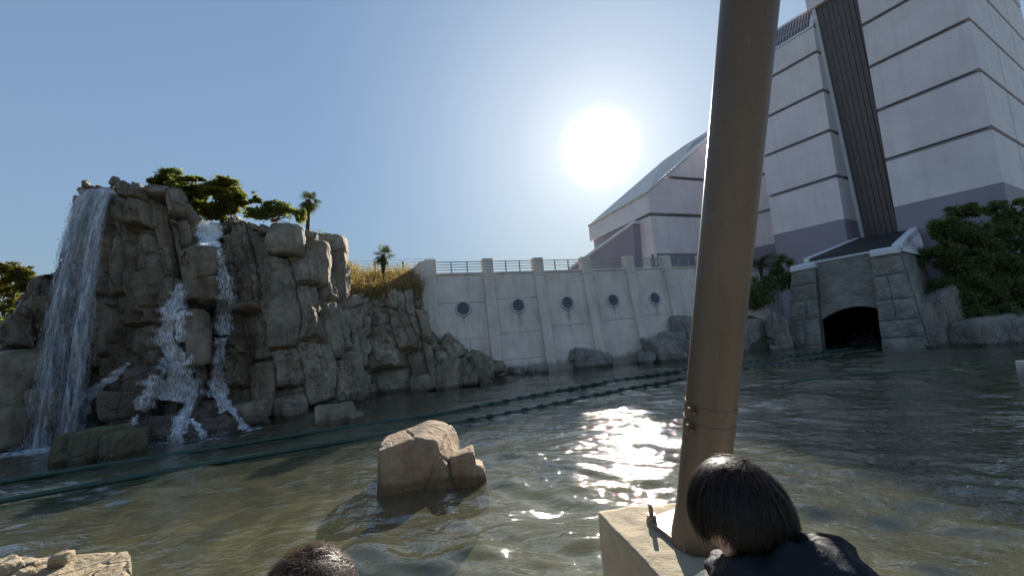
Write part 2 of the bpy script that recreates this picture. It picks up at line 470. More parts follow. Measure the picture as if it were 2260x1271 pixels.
def ground_mat():
    t = NT('pond_floor'); p = t.pos()
    a = t.noise(p, .55, 6, .6); b = t.noise(p, 3.0, 5, .65)
    col = t.ramp(a, [(.3, (.075, .072, .045)), (.5, (.13, .122, .075)), (.7, (.20, .18, .12))])
    col = t.mix(t.math('MULTIPLY', t.ramp(b, [(.4, 0.), (.65, 1.)]), .5), col, (.055, .058, .026))
    return t.done(t.bsdf(Base_Color=col, Roughness=.95, Normal=t.bump(b, .05)))
M['ground'] = ground_mat()
def water_mat():
    t = NT('pond_water'); p = t.pos()
    q = t.scale(p, (1.0, 1.35, 1.0))
    n1 = t.noise(q, 2.4, 3, .5, .5); n2 = t.noise(q, 6.5, 3, .55, .6); n3 = t.noise(q, 20, 2, .5)
    h = t.math('ADD', t.math('MULTIPLY', n1, .050), t.math('ADD', t.math('MULTIPLY', n2, .010), t.math('MULTIPLY', n3, .0)))
    gust = t.noise(t.scale(p, (.55, 1.1, 1.0)), 1.0, 3, .55)          # ruffled and calmer patches
    h = t.math('MULTIPLY', h, t.math('MULTIPLY_ADD', t.ramp(gust, [(.32, 0.), (.68, 1.)]), .75, .72))
    nb = t.bump(h, 1.0, 1.0)
    cs = t.n('ShaderNodeVectorMath', {0: t.n('ShaderNodeNewGeometry').outputs['Incoming'], 1: nb}, operation='DOT_PRODUCT').outputs['Value']
    fr = t.math('MULTIPLY_ADD', t.math('POWER', t.math('SUBTRACT', 1.0, t.math('ABSOLUTE', cs), clamp=True), 3.2), .92, .05)
    gl = t.n('ShaderNodeBsdfGlossy', {'Color': (1, 1, 1), 'Roughness': .026, 'Normal': nb})
    tr = t.n('ShaderNodeBsdfTransparent', {'Color': (.80, .78, .62)})
    murk = t.n('ShaderNodeBsdfDiffuse', {'Color': (.152, .150, .094)})
    body = t.n('ShaderNodeMixShader', {0: .34, 1: tr.outputs[0], 2: murk.outputs[0]})
    return t.done(t.n('ShaderNodeMixShader', {0: fr, 1: body.outputs[0], 2: gl.outputs[0]}))
M['water'] = water_mat()
def fall_mat(name, su, sv, lo, hi, col=(.94, .95, .97), amax=.95, trans=.12):
    """falling water: broken white strands; UV = metres across and along the flow, attribute 'cover' = how closed the sheet is"""
    t = NT(name); uv = t.n('ShaderNodeUVMap').outputs[0]
    cv = t.n('ShaderNodeAttribute', attribute_name='cover').outputs['Fac']
    a = t.noise(t.scale(uv, (su, sv, 1)), 1.0, 5, .62, .5)
    b = t.noise(t.scale(uv, (su * 2.6, sv * 3.6, 1)), 1.0, 4, .6, .8)
    m = t.math('ADD', t.math('MULTIPLY', a, .62), t.math('MULTIPLY', b, .38))
    m = t.math('ADD', t.math('MULTIPLY', t.math('SUBTRACT', m, .5), 1.5), t.math('ADD', .5, t.math('MULTIPLY', t.math('SUBTRACT', cv, .5), .42)))
    al = t.math('MULTIPLY', t.ramp(m, [(lo, 0.), (hi, 1.)]), amax)
    col = t.ramp(m, [(.48, (.46, .50, .58)), (.74, col)])
    d = t.n('ShaderNodeBsdfDiffuse', {'Color': col, 'Normal': t.bump(m, .03)})
    tl = t.n('ShaderNodeBsdfTranslucent', {'Color': col})
    g = t.n('ShaderNodeBsdfGlossy', {'Color': (1, 1, 1), 'Roughness': .25, 'Normal': t.bump(m, .08)})
    s = t.n('ShaderNodeMixShader', {0: trans, 1: d.outputs[0], 2: tl.outputs[0]})
    s = t.n('ShaderNodeMixShader', {0: .12, 1: s.outputs[0], 2: g.outputs[0]})
    tp = t.n('ShaderNodeBsdfTransparent')
    return t.done(t.n('ShaderNodeMixShader', {0: al, 1: tp.outputs[0], 2: s.outputs[0]}))
M['curtain'] = fall_mat('curtain_water', 10, .95, .38, .72, amax=.88)
M['cascade'] = fall_mat('cascade_water', 15, 2.4, .42, .70)
t_ = NT('water_drop')
M['drop'] = t_.done(t_.n('ShaderNodeMixShader', {0: .45, 1: t_.n('ShaderNodeBsdfDiffuse', {'Color': (.8, .83, .9)}).outputs[0], 2: t_.n('ShaderNodeBsdfTranslucent', {'Color': (.8, .83, .9)}).outputs[0]}))
t_ = NT('foam')
fn_ = t_.noise(t_.pos(), 7, 5, .65, .4)
M['foam'] = t_.done(t_.n('ShaderNodeMixShader', {0: t_.math('MULTIPLY', t_.ramp(fn_, [(.40, 0.), (.62, 1.)]), t_.n('ShaderNodeAttribute', attribute_name='cover').outputs['Fac']), 1: t_.n('ShaderNodeBsdfTransparent').outputs[0], 2: t_.n('ShaderNodeBsdfDiffuse', {'Color': (.7, .74, .78)}).outputs[0]}))
t_ = NT('drip_stain'); uv_ = t_.n('ShaderNodeUVMap').outputs[0]; sx_ = t_.n('ShaderNodeSeparateXYZ', {0: uv_})
ed_ = t_.math('MULTIPLY', t_.math('MULTIPLY', sx_.outputs[0], t_.math('SUBTRACT', 1.0, sx_.outputs[0])), 4.0)
al_ = t_.math('MULTIPLY', t_.math('MULTIPLY', ed_, t_.math('SUBTRACT', 1.0, sx_.outputs[1])), t_.ramp(t_.noise(t_.scale(t_.pos(), (14, 14, 1.2)), 1.0, 4), [(.35, 0.), (.65, .45)]))
M['stain'] = t_.done(t_.n('ShaderNodeMixShader', {0: al_, 1: t_.n('ShaderNodeBsdfTransparent').outputs[0], 2: t_.n('ShaderNodeBsdfDiffuse', {'Color': (.16, .13, .10)}).outputs[0]}))
def stone_mat():
    t = NT('carved_stone'); p = t.pos()
    a = t.noise(p, 1.1, 6, .6); q = t.n('ShaderNodeVectorMath', {0: p, 1: t.scale(t.noise(p, .8, 3, out='Color'), (1.4, 1.4, 1.4))}, operation='ADD').outputs[0]
    # chisel veins running diagonally
    mp = t.n('ShaderNodeMapping', {'Vector': q, 'Rotation': (0, math.radians(38), 0), 'Scale': (.55, .55, 1.9)}).outputs[0]
    v = t.voronoi(mp, 1.35)
    vr = t.ramp(v, [(0, 0.), (.09, 1.)])
    col = t.ramp(a, [(.3, (.21, .205, .185)), (.55, (.32, .31, .28)), (.75, (.42, .405, .36))])
    col = t.mix(t.math('MULTIPLY', t.ramp(t.noise(p, .5, 4), [(.5, 0.), (.7, 1.)]), .5), col, (.19, .155, .11))
    h = t.math('ADD', t.math('MULTIPLY', vr, .38), t.math('MULTIPLY', t.noise(p, 3.2, 8, .7), 1.3))
    return t.done(t.bsdf(Base_Color=col, Roughness=.85, Normal=t.bump(h, .09), Specular_IOR_Level=.3))
M['stone'] = stone_mat()
def hair_mat(name, c, c2):
    t = NT(name); r = t.n('ShaderNodeNewGeometry').outputs['Random Per Island']
    col = t.ramp(r, [(0, c), (1, c2)])
    b = t.bsdf(Base_Color=col, Roughness=.45, Specular_IOR_Level=.42)
    tl = t.n('ShaderNodeBsdfTranslucent', {'Color': t.mix(1.0, col, (4.5, 3.0, 2.0), 'MULTIPLY')})
    return t.done(t.n('ShaderNodeMixShader', {0: .32, 1: b.outputs[0], 2: tl.outputs[0]}))
M['hair'] = hair_mat('dark_hair', (.006, .004, .003), (.022, .012, .008))
M['hair2'] = hair_mat('brown_hair', (.014, .009, .0065), (.075, .048, .032))
t_ = NT('skin')
M['skin'] = t_.done(t_.bsdf(Base_Color=(.50, .29, .19), Roughness=.5, Subsurface_Weight=.15, Subsurface_Radius=(.02, .008, .004), Normal=t_.bump(t_.noise(t_.pos(), 220, 3), .0006)))
t_ = NT('jacket_cloth'); pj_ = t_.pos()
jn_ = t_.math('ADD', t_.noise(t_.scale(pj_, (1, 1, 2.2)), 14, 4, .6, .8), t_.math('MULTIPLY', t_.noise(pj_, 420, 2), .05))
M['jacket'] = t_.done(t_.bsdf(Base_Color=t_.ramp(t_.noise(pj_, 9, 3), [(.3, (.010, .012, .016)), (.7, (.018, .021, .027))]), Roughness=.62, Normal=t_.bump(jn_, .010), Specular_IOR_Level=.12))
t_ = NT('trousers_cloth')
M['trousers'] = t_.done(t_.bsdf(Base_Color=(.03, .035, .05), Roughness=.8))
t_ = NT('lamp_glass')
M['lamp'] = t_.done(t_.bsdf(Base_Color=(.2, .2, .22), Roughness=.4))

# ================================================================== THE SETTING
rng = np.random.RandomState(7)
# ground: one sheet to the horizon, the pond floor in its middle
def build_ground():
    xs = np.unique(np.concatenate([np.linspace(-3000, -60, 12), np.linspace(-60, 70, 120), np.linspace(70, 3000, 12)]))
    ys = np.unique(np.concatenate([np.linspace(-3000, -20, 12), np.linspace(-20, 70, 90), np.linspace(70, 4000, 12)]))
    X, Y = np.meshgrid(xs, ys, indexing='ij')
    d = np.maximum(np.maximum(-26 - X, X - 60), np.maximum(Y - 36, -4 - Y))
    Z = np.where(d > 0, np.minimum(d * .4, 2.2) - .75, -.75)
    P = np.stack([X, Y, np.zeros_like(X)], -1)
    Z = Z + .12 * fbm(P * .35, 3, 3)
    V = np.stack([X, Y, Z], -1).reshape(-1, 3)
    tag(mesh_obj('ground', V, grid_faces(len(xs), len(ys)), M['ground']), 'olive brown pond bed and land spreading to the horizon', 'ground', kind='structure')
build_ground()

# water: one sheet with real swell, finely divided where it is seen close
def wave_h(X, Y):
    rs = np.random.RandomState(21)
    R = np.hypot(X, Y); h = np.zeros_like(X)
    wx = X + .5 * vnoise(np.stack([X * .35, Y * .35, X * 0], -1), 5); wy = Y + .5 * vnoise(np.stack([X * .35, Y * .35, X * 0 + 9], -1), 6)
    for k in range(26):
        lam = .38 * (1.115 ** k); th = math.radians(rs.normal(72, 34)); ph = rs.uniform(0, 6.28)
        kx, ky = math.cos(th), math.sin(th)
        amp = .0078 * lam ** .70
        fade = np.clip(1.3 - .02 * R / lam, 0, 1)
        h += amp * fade * np.sin(2 * math.pi / lam * (kx * wx + ky * wy) + ph)
    mod = .65 + .6 * vnoise(np.stack([X * .22, Y * .22, X * 0 + 3], -1), 12)
    return h * np.clip(mod, .3, 1.5) * 1.25
def build_water():
    a = np.radians(np.concatenate([np.linspace(-180, -72, 22)[:-1], np.linspace(-72, 72, 640), np.linspace(72, 180, 22)[1:-1]]))
    r = np.concatenate([[.05, .5, 1.0], np.geomspace(1.5, 62, 620)])
    A, Rr = np.meshgrid(a, r, indexing='ij')
    X, Y = Rr * np.sin(A), Rr * np.cos(A)
    V = np.stack([X, Y, wave_h(X, Y)], -1).reshape(-1, 3)
    F = grid_faces(len(a), len(r), wrap=True)
    tag(mesh_obj('water', V, F, M['water']), 'rippled green pond water glittering below the low sun', 'water', kind='structure')
build_water()
tag(MB().prism([(-6, -5, 1.42), (6, -5, 1.42), (6, 1.3, 1.42), (-6, 1.3, 1.42)], (0, 0, -2.3)).build('viewing_deck', M['deck'], bevel=.02), 'concrete edge where the onlookers stand', 'deck', kind='structure')

# ------------------------------------------------------------------ the cliff
# stations: base pixel on the waterline, rim pixel, set-back of the rim, push of the two middle levels (+ = recessed)
ST = [(-300, 1045, -270, 760, 1.5, 0, 0), (-120, 1012, -100, 770, 1.5, 0, 0), (-20, 992, -5, 800, 1.0, 0, 0), (26, 986, 30, 716, 1.4, 0, 0),
      (72, 980, 78, 608, 1.8, -.2, 0), (130, 966, 137, 595, 2.0, 0, 0), (142, 962, 148, 540, 2.2, .2, 0), (150, 958, 176, 420, 1.4, .5, .6),
      (180, 956, 215, 412, 1.0, .6, .7), (246, 955, 253, 409, .8, .5, .5), (330, 952, 332, 408, 1.2, .1, .2), (385, 948, 378, 430, 1.5, -.1, .1),
      (438, 944, 444, 494, 2.2, .2, .2), (452, 942, 452, 503, 3.6, .9, .9), (486, 938, 486, 500, 3.6, .9, .9), (498, 934, 494, 461, 2.2, .4, .5),
      (556, 927, 553, 474, 2.5, -.5, -.2), (612, 919, 610, 481, 2.4, -.8, -.4), (662, 911, 660, 488, 2.6, -.8, -.4), (715, 901, 702, 545, 2.6, -.6, -.3),
      (770, 891, 742, 602, 2.4, -.5, -.2), (806, 885, 758, 655, 1.8, 0, 0), (824, 872, 812, 657, 2.0, .1, .1), (856, 868, 850, 656, 1.5, -.1, 0),
      (900, 864, 880, 646, 1.2, -.2, 0), (938, 862, 924, 646, 1.3, -.2, 0), (964, 860, 944, 722, 1.4, 0, 0), (1010, 853, 1000, 758, 1.0, 0, 0),
      (1064, 842, 1060, 788, .7, 0, 0), (1102, 834, 1101, 804, .4, 0, 0), (1124, 829, 1124, 824, .3, 0, 0)]
FALL_U = []
def build_cliff():
    L = []
    for bx, by, tx, ty, s, o1, o2 in ST:
        b = onz(bx, by); t = at(tx, ty, b[1] + s)
        dirb = unit(np.array([b[0], b[1], 0]))             # "inwards" seen from the pond
        p1 = b + (t - b) / 3 + dirb * o1; p2 = b + (t - b) * 2 / 3 + dirb * o2
        L.append([b - UP * .9 - dirb * .2, b, p1, p2, t, t + dirb * 3.2 + UP * .15, t + dirb * 6 - UP * .5, t * [1, 1, 0] + dirb * 6.5])
    L = np.array(L)                                        # stations x levels x 3
    seg = np.linalg.norm(np.diff(L[:, 1:5], axis=0), axis=2).mean(1)
    seg = np.maximum(seg * .85, .25)
    su = np.concatenate([[0], np.cumsum(seg)])
    lv = np.linalg.norm(np.diff(L, axis=1), axis=2)
    sv = np.concatenate([np.zeros((len(L), 1)), np.cumsum(lv, 1)], 1)
    sv = sv - sv[:, 1:2]
    NU = int(su[-1] / .040)
    u = np.linspace(0, su[-1], NU)
    tv = np.concatenate([np.linspace(0, 1, 10)[:-1], np.linspace(1, 4, 250)[:-1], np.linspace(4, 5, 40)[:-1], np.linspace(5, 7, 14)])
    NV = len(tv)
    lv_i = np.minimum(tv.astype(int), 6); lf = tv - lv_i
    Lu = np.stack([[np.interp(u, su, L[:, k, c]) for c in range(3)] for k in range(8)])      # 8,3,NU
    Vu = np.stack([np.interp(u, su, sv[:, k]) for k in range(8)])
    P = Lu[lv_i] * (1 - lf)[:, None, None] + Lu[lv_i + 1] * lf[:, None, None]                  # NV,3,NU
    P = P.transpose(2, 0, 1)                                                                  # NU,NV,3
    W = (Vu[lv_i] * (1 - lf)[:, None] + Vu[lv_i + 1] * lf[:, None]).T                          # NU,NV
    # smooth the base sheet a little so that stations do not show as creases
    def sm(A, n, ax):
        k = np.ones(n) / n
        pad = [(0, 0)] * A.ndim; pad[ax] = (n // 2, n // 2)
        B = np.pad(A, pad, mode='edge')
        return np.apply_along_axis(lambda v: np.convolve(v, k, 'valid'), ax, B)
    P = sm(P, 9, 0)
    du = np.gradient(sm(P, 25, 0), axis=0); dvv = np.gradient(P, axis=1)
    Nn = np.cross(du, dvv); Nn /= np.linalg.norm(Nn, axis=2)[..., None] + 1e-9
    inw = np.stack([P[..., 0], P[..., 1], P[..., 2] * 0], -1); inw /= np.linalg.norm(inw, axis=2)[..., None]
    sgn = np.sign(-(Nn * inw).sum(2)[:, 100].mean()); Nn *= sgn
    U = np.broadcast_to(u[:, None], W.shape)
    q = np.stack([U, W, U * 0], -1)
    wu = U + .22 * fbm(q * .45, 31, 2) + .03 * fbm(q * 3, 32, 2); wv = W + .30 * fbm(q * .45 + 7, 33, 2) + .04 * fbm(q * 3 + 5, 34, 2)
    # lean of the bedding
    wu = wu + .10 * wv
    D = np.zeros_like(U)
    # big blocks: jointed columns
    cw, ch = 1.15, 3.0
    I, J, dx, dy, e = brick(wu / cw, wv / ch, 101)
    dxb, dyb = dx, dy
    big = (I, J)
    D += .36 * cellr(I, J, 0, 101) + .14 * cellr(I, I * 0, 4, 101) + cellr(I, J, 1, 101) * dx * .50 + (cellr(I, J, 2, 101) * .5 - .25) * dy * .45
    D += -.26 * np.exp(-(e / .022) ** 2) - .06 * np.exp(-(e / .035) ** 1.2)
    # middle blocks
    I2, J2, dx, dy, e2 = brick(wu / .46 + 3.3 + .25 * cellr(I, J, 6, 9), wv / 1.7 + 8.1, 202)
    on = (cellr(I, J, 5, 77) > -.35)
    D += np.where(on, .17 * cellr(I2, J2, 0, 202) + cellr(I2, J2, 1, 202) * dx * .20 + cellr(I2, J2, 2, 202) * dy * .16 - .12 * np.exp(-(e2 / .04) ** 2), 0)
    # broken corners: oblique fracture planes shear wedges off the blocks
    for sd in (1, 2, 3):
        ob = cellr(I, J, 10 + sd, 401) * dxb * 1.6 + cellr(I, J, 20 + sd, 401) * dyb * 1.2 - .30 - .25 * np.abs(cellr(I, J, 30 + sd, 401))
        D -= np.clip(ob, 0, 1) * .6
    I4, J4, dx4, dy4, e4 = brick(wu / .20 + 5.1 + .3 * cellr(I2, J2, 6, 9), wv / .85 + 1.1, 505)
    fine = np.clip(fbm(q * .6 + 9, 61, 2) * 1.8 + .55, 0, 1)
    D += fine * (.075 * cellr(I4, J4, 0, 505) + cellr(I4, J4, 1, 505) * dx4 * .05 + cellr(I4, J4, 2, 505) * dy4 * .05 - .075 * np.exp(-(e4 / .07) ** 2))
    # small chips
    F1, F2, I3, J3, dx, dy = voro(wu / .27 + 1.7, wv / .42 + 2.2, 303)
    e3 = F2 - F1
    chip = np.clip(fbm(q * .8 + 3, 41, 3) * 2.2 + .25, 0, 1)
    D += chip * (.075 * cellr(I3, J3, 0, 303) + cellr(I3, J3, 1, 303) * dx * .09 - .035 * np.exp(-(e3 / .10) ** 2))
    D += .07 * fbm(q * 1.1, 51, 3) + .026 * fbm(q * 4.5, 52, 5, .6) - .05 * np.abs(fbm(q * 1.7 + 4, 53, 4))
    topf = np.clip((tv - 4.0) / .5, 0, 1)[None, :]
    D = D * (1 - .45 * topf)
    rise = np.clip((tv - 3.1) / .9, 0, 1)[None, :]        # columns end at different heights
    P = P + UP * ((.20 * cellr(big[0], big[0] * 0, 7, 88) + .06 * cellr(I2, I2 * 0, 8, 88) - .02) * rise)[..., None]
    P2 = P + Nn * D[..., None]
    # wetness around the falls (by place on the pond's shore)
    X = P2[..., 0]; ang = np.degrees(np.arctan2(P2[..., 0], P2[..., 1]))
    def wband(c, w): return np.exp(-((ang - c) / w) ** 2)
    a1 = math.degrees(math.atan2(*onz(165, 960)[:2])); a2 = math.degrees(math.atan2(*onz(385, 950)[:2])); a3 = math.degrees(math.atan2(*onz(490, 940)[:2]))
    wet = np.clip(wband(a1, 8) * 1.0 + wband(a2, 7.5) + wband(a3, 4.0) * 1.0, 0, 1)
    wet = np.clip(wet * np.clip(1.25 - W / 11, .35, 1) + .9 * np.exp(-np.clip(W, 0, 9) / .28), 0, 1)
    root = thing('rock_cliff', 'tall grey brown artificial rock cliff with waterfalls pouring down its left half', 'cliff', loc=tuple(onz(500, 940)))
    # split into blocks
    key = big[0] * 1000 + big[1]
    F = grid_faces(NU, NV)
    fk = key.reshape(-1)[F[:, 0]]
    fi, fj = np.divmod(F[:, 0], NV)
    fk = np.where(fj > NV - 16, -10 ** 9, fk)
    Vall = P2.reshape(-1, 3); wa = wet.reshape(-1)
    order = np.argsort(fk, kind='stable'); fs = fk[order]
    cuts = np.concatenate([[0], np.nonzero(np.diff(fs))[0] + 1, [len(fs)]])
    for a, b in zip(cuts[:-1], cuts[1:]):
        ff = F[order[a:b]]
        ids, inv = np.unique(ff, return_inverse=True)
        nm = 'rock_mass' if fs[a] == -10 ** 9 else 'rock_block'
        o = mesh_obj(nm, Vall[ids], inv.reshape(ff.shape), M['cliff'], root, attrs={'wet': wa[ids]}, smooth=False)
    return root, Vall, F
cliff, CV, CF = build_cliff()
bvh_v = [CV]; bvh_f = [CF]
# free-standing blocks on and against the cliff
def cliff_rock(pos, size, seed, mat='cliff', wet=.0, nm='rock_block', **k):
    V, F = rock_shape(size, seed, **k)
    V = V + np.asarray(pos)
    mesh_obj(nm, V, F, M[mat], cliff, attrs={'wet': np.full(len(V), wet)})
    bvh_v.append(V); bvh_f.append(np.concatenate([F, F[:, -1:]], 1))
cliff_rock(at(738, 605, 22.5) , (.9, .85, 2.2), 5, rot=.4, tilt=5, sub=5, nplanes=18, boxy=.1)
cliff_rock(at(735, 540, 22.3), (.85, .8, .62), 15, rot=.5, tilt=8, sub=5, p=7)
cliff_rock(at(632, 530, 19.2), (.95, .8, .85), 6, rot=.5, tilt=10, sub=5, nplanes=18, boxy=.2, p=8)
cliff_rock(at(690, 585, 20.6), (.95, .8, 1.5), 21, rot=.3, tilt=6, sub=5, nplanes=16, boxy=.2, p=10)
cliff_rock(at(660, 545, 20.2), (.8, .8, 1.0), 22, rot=.7, tilt=8, sub=5, nplanes=16, boxy=.2, p=10)
cliff_rock(at(458, 582, 16.4), (.62, .6, .72), 9, wet=.7, rot=.4, tilt=6, sub=5)
cliff_rock(at(432, 625, 16.2), (.42, .5, .75), 10, wet=.6, rot=.9, tilt=6, sub=4)
cliff_rock(at(470, 640, 16.5), (.5, .5, .6), 12, wet=.7, rot=.1, tilt=6, sub=4)
cliff_rock(at(438, 770, 15.6), (.42, .45, .75), 11, wet=.7, rot=.5, tilt=8, sub=4)
cliff_rock(at(428, 720, 16.2), (.5, .5, .75), 13, wet=.7, rot=.3, tilt=8, sub=4)
cliff_rock(at(318, 850, 15.2), (.60, .5, .72), 14, 'talus', wet=.6, rot=.3, tilt=8, sub=4)
cliff_rock(at(275, 895, 14.7), (.75, .5, .5), 16, 'talus', wet=.8, rot=.7, tilt=8, sub=4)
# the tumbled wet rocks below the cascades
rs_ = np.random.RandomState(44)
for k in range(74):
    f = rs_.rand(); px = 255 + 330 * rs_.rand() ** .9; bl = 992 - (px - 250) * .155
    up = rs_.rand() ** 1.5
    py = bl - up * (75 if px < 470 else 45)
    dist = onz(px, bl)[1]
    Y = dist + .25 + up * 1.6 + rs_.uniform(-.1, .2)
    p = at(px, py, Y)
    s = rs_.uniform(.16, .42) * (1.25 if up < .4 else 1)
    cliff_rock(p, (s * rs_.uniform(.8, 1.5), s, s * rs_.uniform(.6, 1.0)), 300 + k, 'talus', .8, 'fallen_rock', sub=3, rough=.08, tilt=25)
for k, (px, py, Y, sx, sy, sz) in enumerate([(985, 840, 22.3, .8, .6, .55), (1035, 838, 22.9, .55, .5, .35), (1072, 846, 23.2, .42, .3, .2), (1000, 812, 22.8, .7, .6, .6), (560, 905, 16.1, .6, .5, .4),
                                        (10, 880, 15.6, .9, .8, 1.2), (55, 820, 15.9, .8, .7, .9), (60, 930, 15.2, .9, .8, .8), (100, 700, 17.2, .6, .6, 1.0), (120, 900, 15.3, .6, .6, .8), (15, 830, 16.2, .8, .8, .8), (780, 870, 19.7, .5, .5, .4), (640, 910, 16.9, .6, .5, .5), (930, 845, 21.9, .6, .5, .5)]):
    cliff_rock(at(px, py, Y), (sx, sy, sz), 400 + k, 'cliff', .3, 'rock_block', sub=4, tilt=10)

# ------------------------------------------------------------------ separate boulders in the pond
def lone_rock(name, label, px, py, size, seed, mat, z=0.0, sub=5, **k):
    p = onz(px, py); p = p + unit(np.array([p[0], p[1], 0])) * size[1] * .6
    o = thing(name, label, 'rock', loc=(p[0], p[1], -.7))
    V, F = rock_shape(size, seed, sub=sub, **k)
    V[:, 2] += z
    return o, p, V, F
def build_central_boulder():
    # the tan boulder: a sloping-topped block with two steps on its right, planes set by hand
    base = onz(930, 1088); p0 = base + np.array([0.05, .75, 0])
    root = thing('tan_boulder', 'large cracked tan boulder standing alone in the middle of the pond', 'boulder', loc=(p0[0], p0[1], -.7))
    D, F = ico(6)
    def poly(planes, pw=70, seed=1, rough=.018):
        N = np.array([unit(np.array(n, float)) for n, h in planes]); Hh = np.array([h for n, h in planes])
        S = np.maximum(D @ N.T / Hh, 0) ** pw
        V = D * (S.sum(1) ** (-1 / pw))[:, None]
        w = V + .05 * np.stack([fbm(V * 1.5, seed + i, 3) for i in range(3)], -1)
        n = fbm(V * 3.1, seed, 5) * rough * 1.3 + fbm(V * 1.2, seed + 3, 2) * .03
        # cracks: narrow clefts along warped planes
        ck = 0
        for cn, cd in [((.86, .1, -.55), .10), ((.2, .1, 1), -.35), ((-.9, .2, -.35), .45), ((.55, .3, .9), .55)]:
            dd = np.abs(w @ unit(np.array(cn)) - cd)
            ck = ck - .045 * np.exp(-(dd / .016) ** 2)
        return V + D * (n + ck)[:, None]
    V = poly([((-1, -.15, .05), .98), ((.12, -1, .16), .80), ((-.2, 1, .1), .85), ((.90, -.1, .42), .84), ((1, .1, .1), .92), ((-.20, -.05, 1), .90), ((.30, -.05, 1), .93),
              ((.25, -.85, .75), 1.03), ((0, 0, -1), 1.0), ((.75, -.75, .1), 1.12), ((-.8, -.75, .1), 1.13)])
    V = V * np.array([.88, .85, 1.10]) + [-.20, 0, .0]
    mesh_obj('rock_body', V + p0, F, M['tanrock'], root)
    for off, sz, sd in (((.70, -.22, .02), (.27, .36, .56), 71), ((.95, -.20, -.12), (.22, .28, .50), 72)):
        Vs, Fs = rock_shape(sz, sd, sub=4, rot=.1, tilt=5, rough=.035, p=20)
        mesh_obj('rock_step', Vs + p0 + np.array(off), Fs, M['tanrock'], root)
build_central_boulder()
def build_left_boulder():
    p = onz(172, 1030) + np.array([-.4, .75, 0])
    root = thing('mossy_boulder', 'squat moss tinted boulder in the water before the curtain waterfall', 'boulder', loc=(p[0], p[1], -.7))
    for off, sz, sd in (((-.50, 0, .30), (.42, .55, .62), 81), ((.20, .05, .18), (.60, .62, .82), 82), ((.95, -.05, .10), (.38, .5, .72), 83), ((-.45, -.25, -.1), (.35, .35, .35), 84), ((.45, .2, .45), (.4, .4, .42), 85)):
        Vs, Fs = rock_shape(sz, sd, sub=5, rot=-.5 + .2 * (sd % 3), tilt=8, p=14, rough=.05)
        mesh_obj('rock_block', Vs + p + np.array(off), Fs, M['mossrock'], root)
build_left_boulder()
o, p, V, F = lone_rock('shore_boulder', 'low slanted boulder at the waterline below the right end of the cascades', 742, 934, (.78, .5, .55), 91, 'greyrock', .15, rot=.3, tilt=14)
mesh_obj('rock_block', V + p, F, M['cliff'], o)
V, F = rock_shape((.34, .3, .34), 92, sub=4, rot=.8)
mesh_obj('rock_block', V + p + [.72, -.1, .05], F, M['cliff'], o)

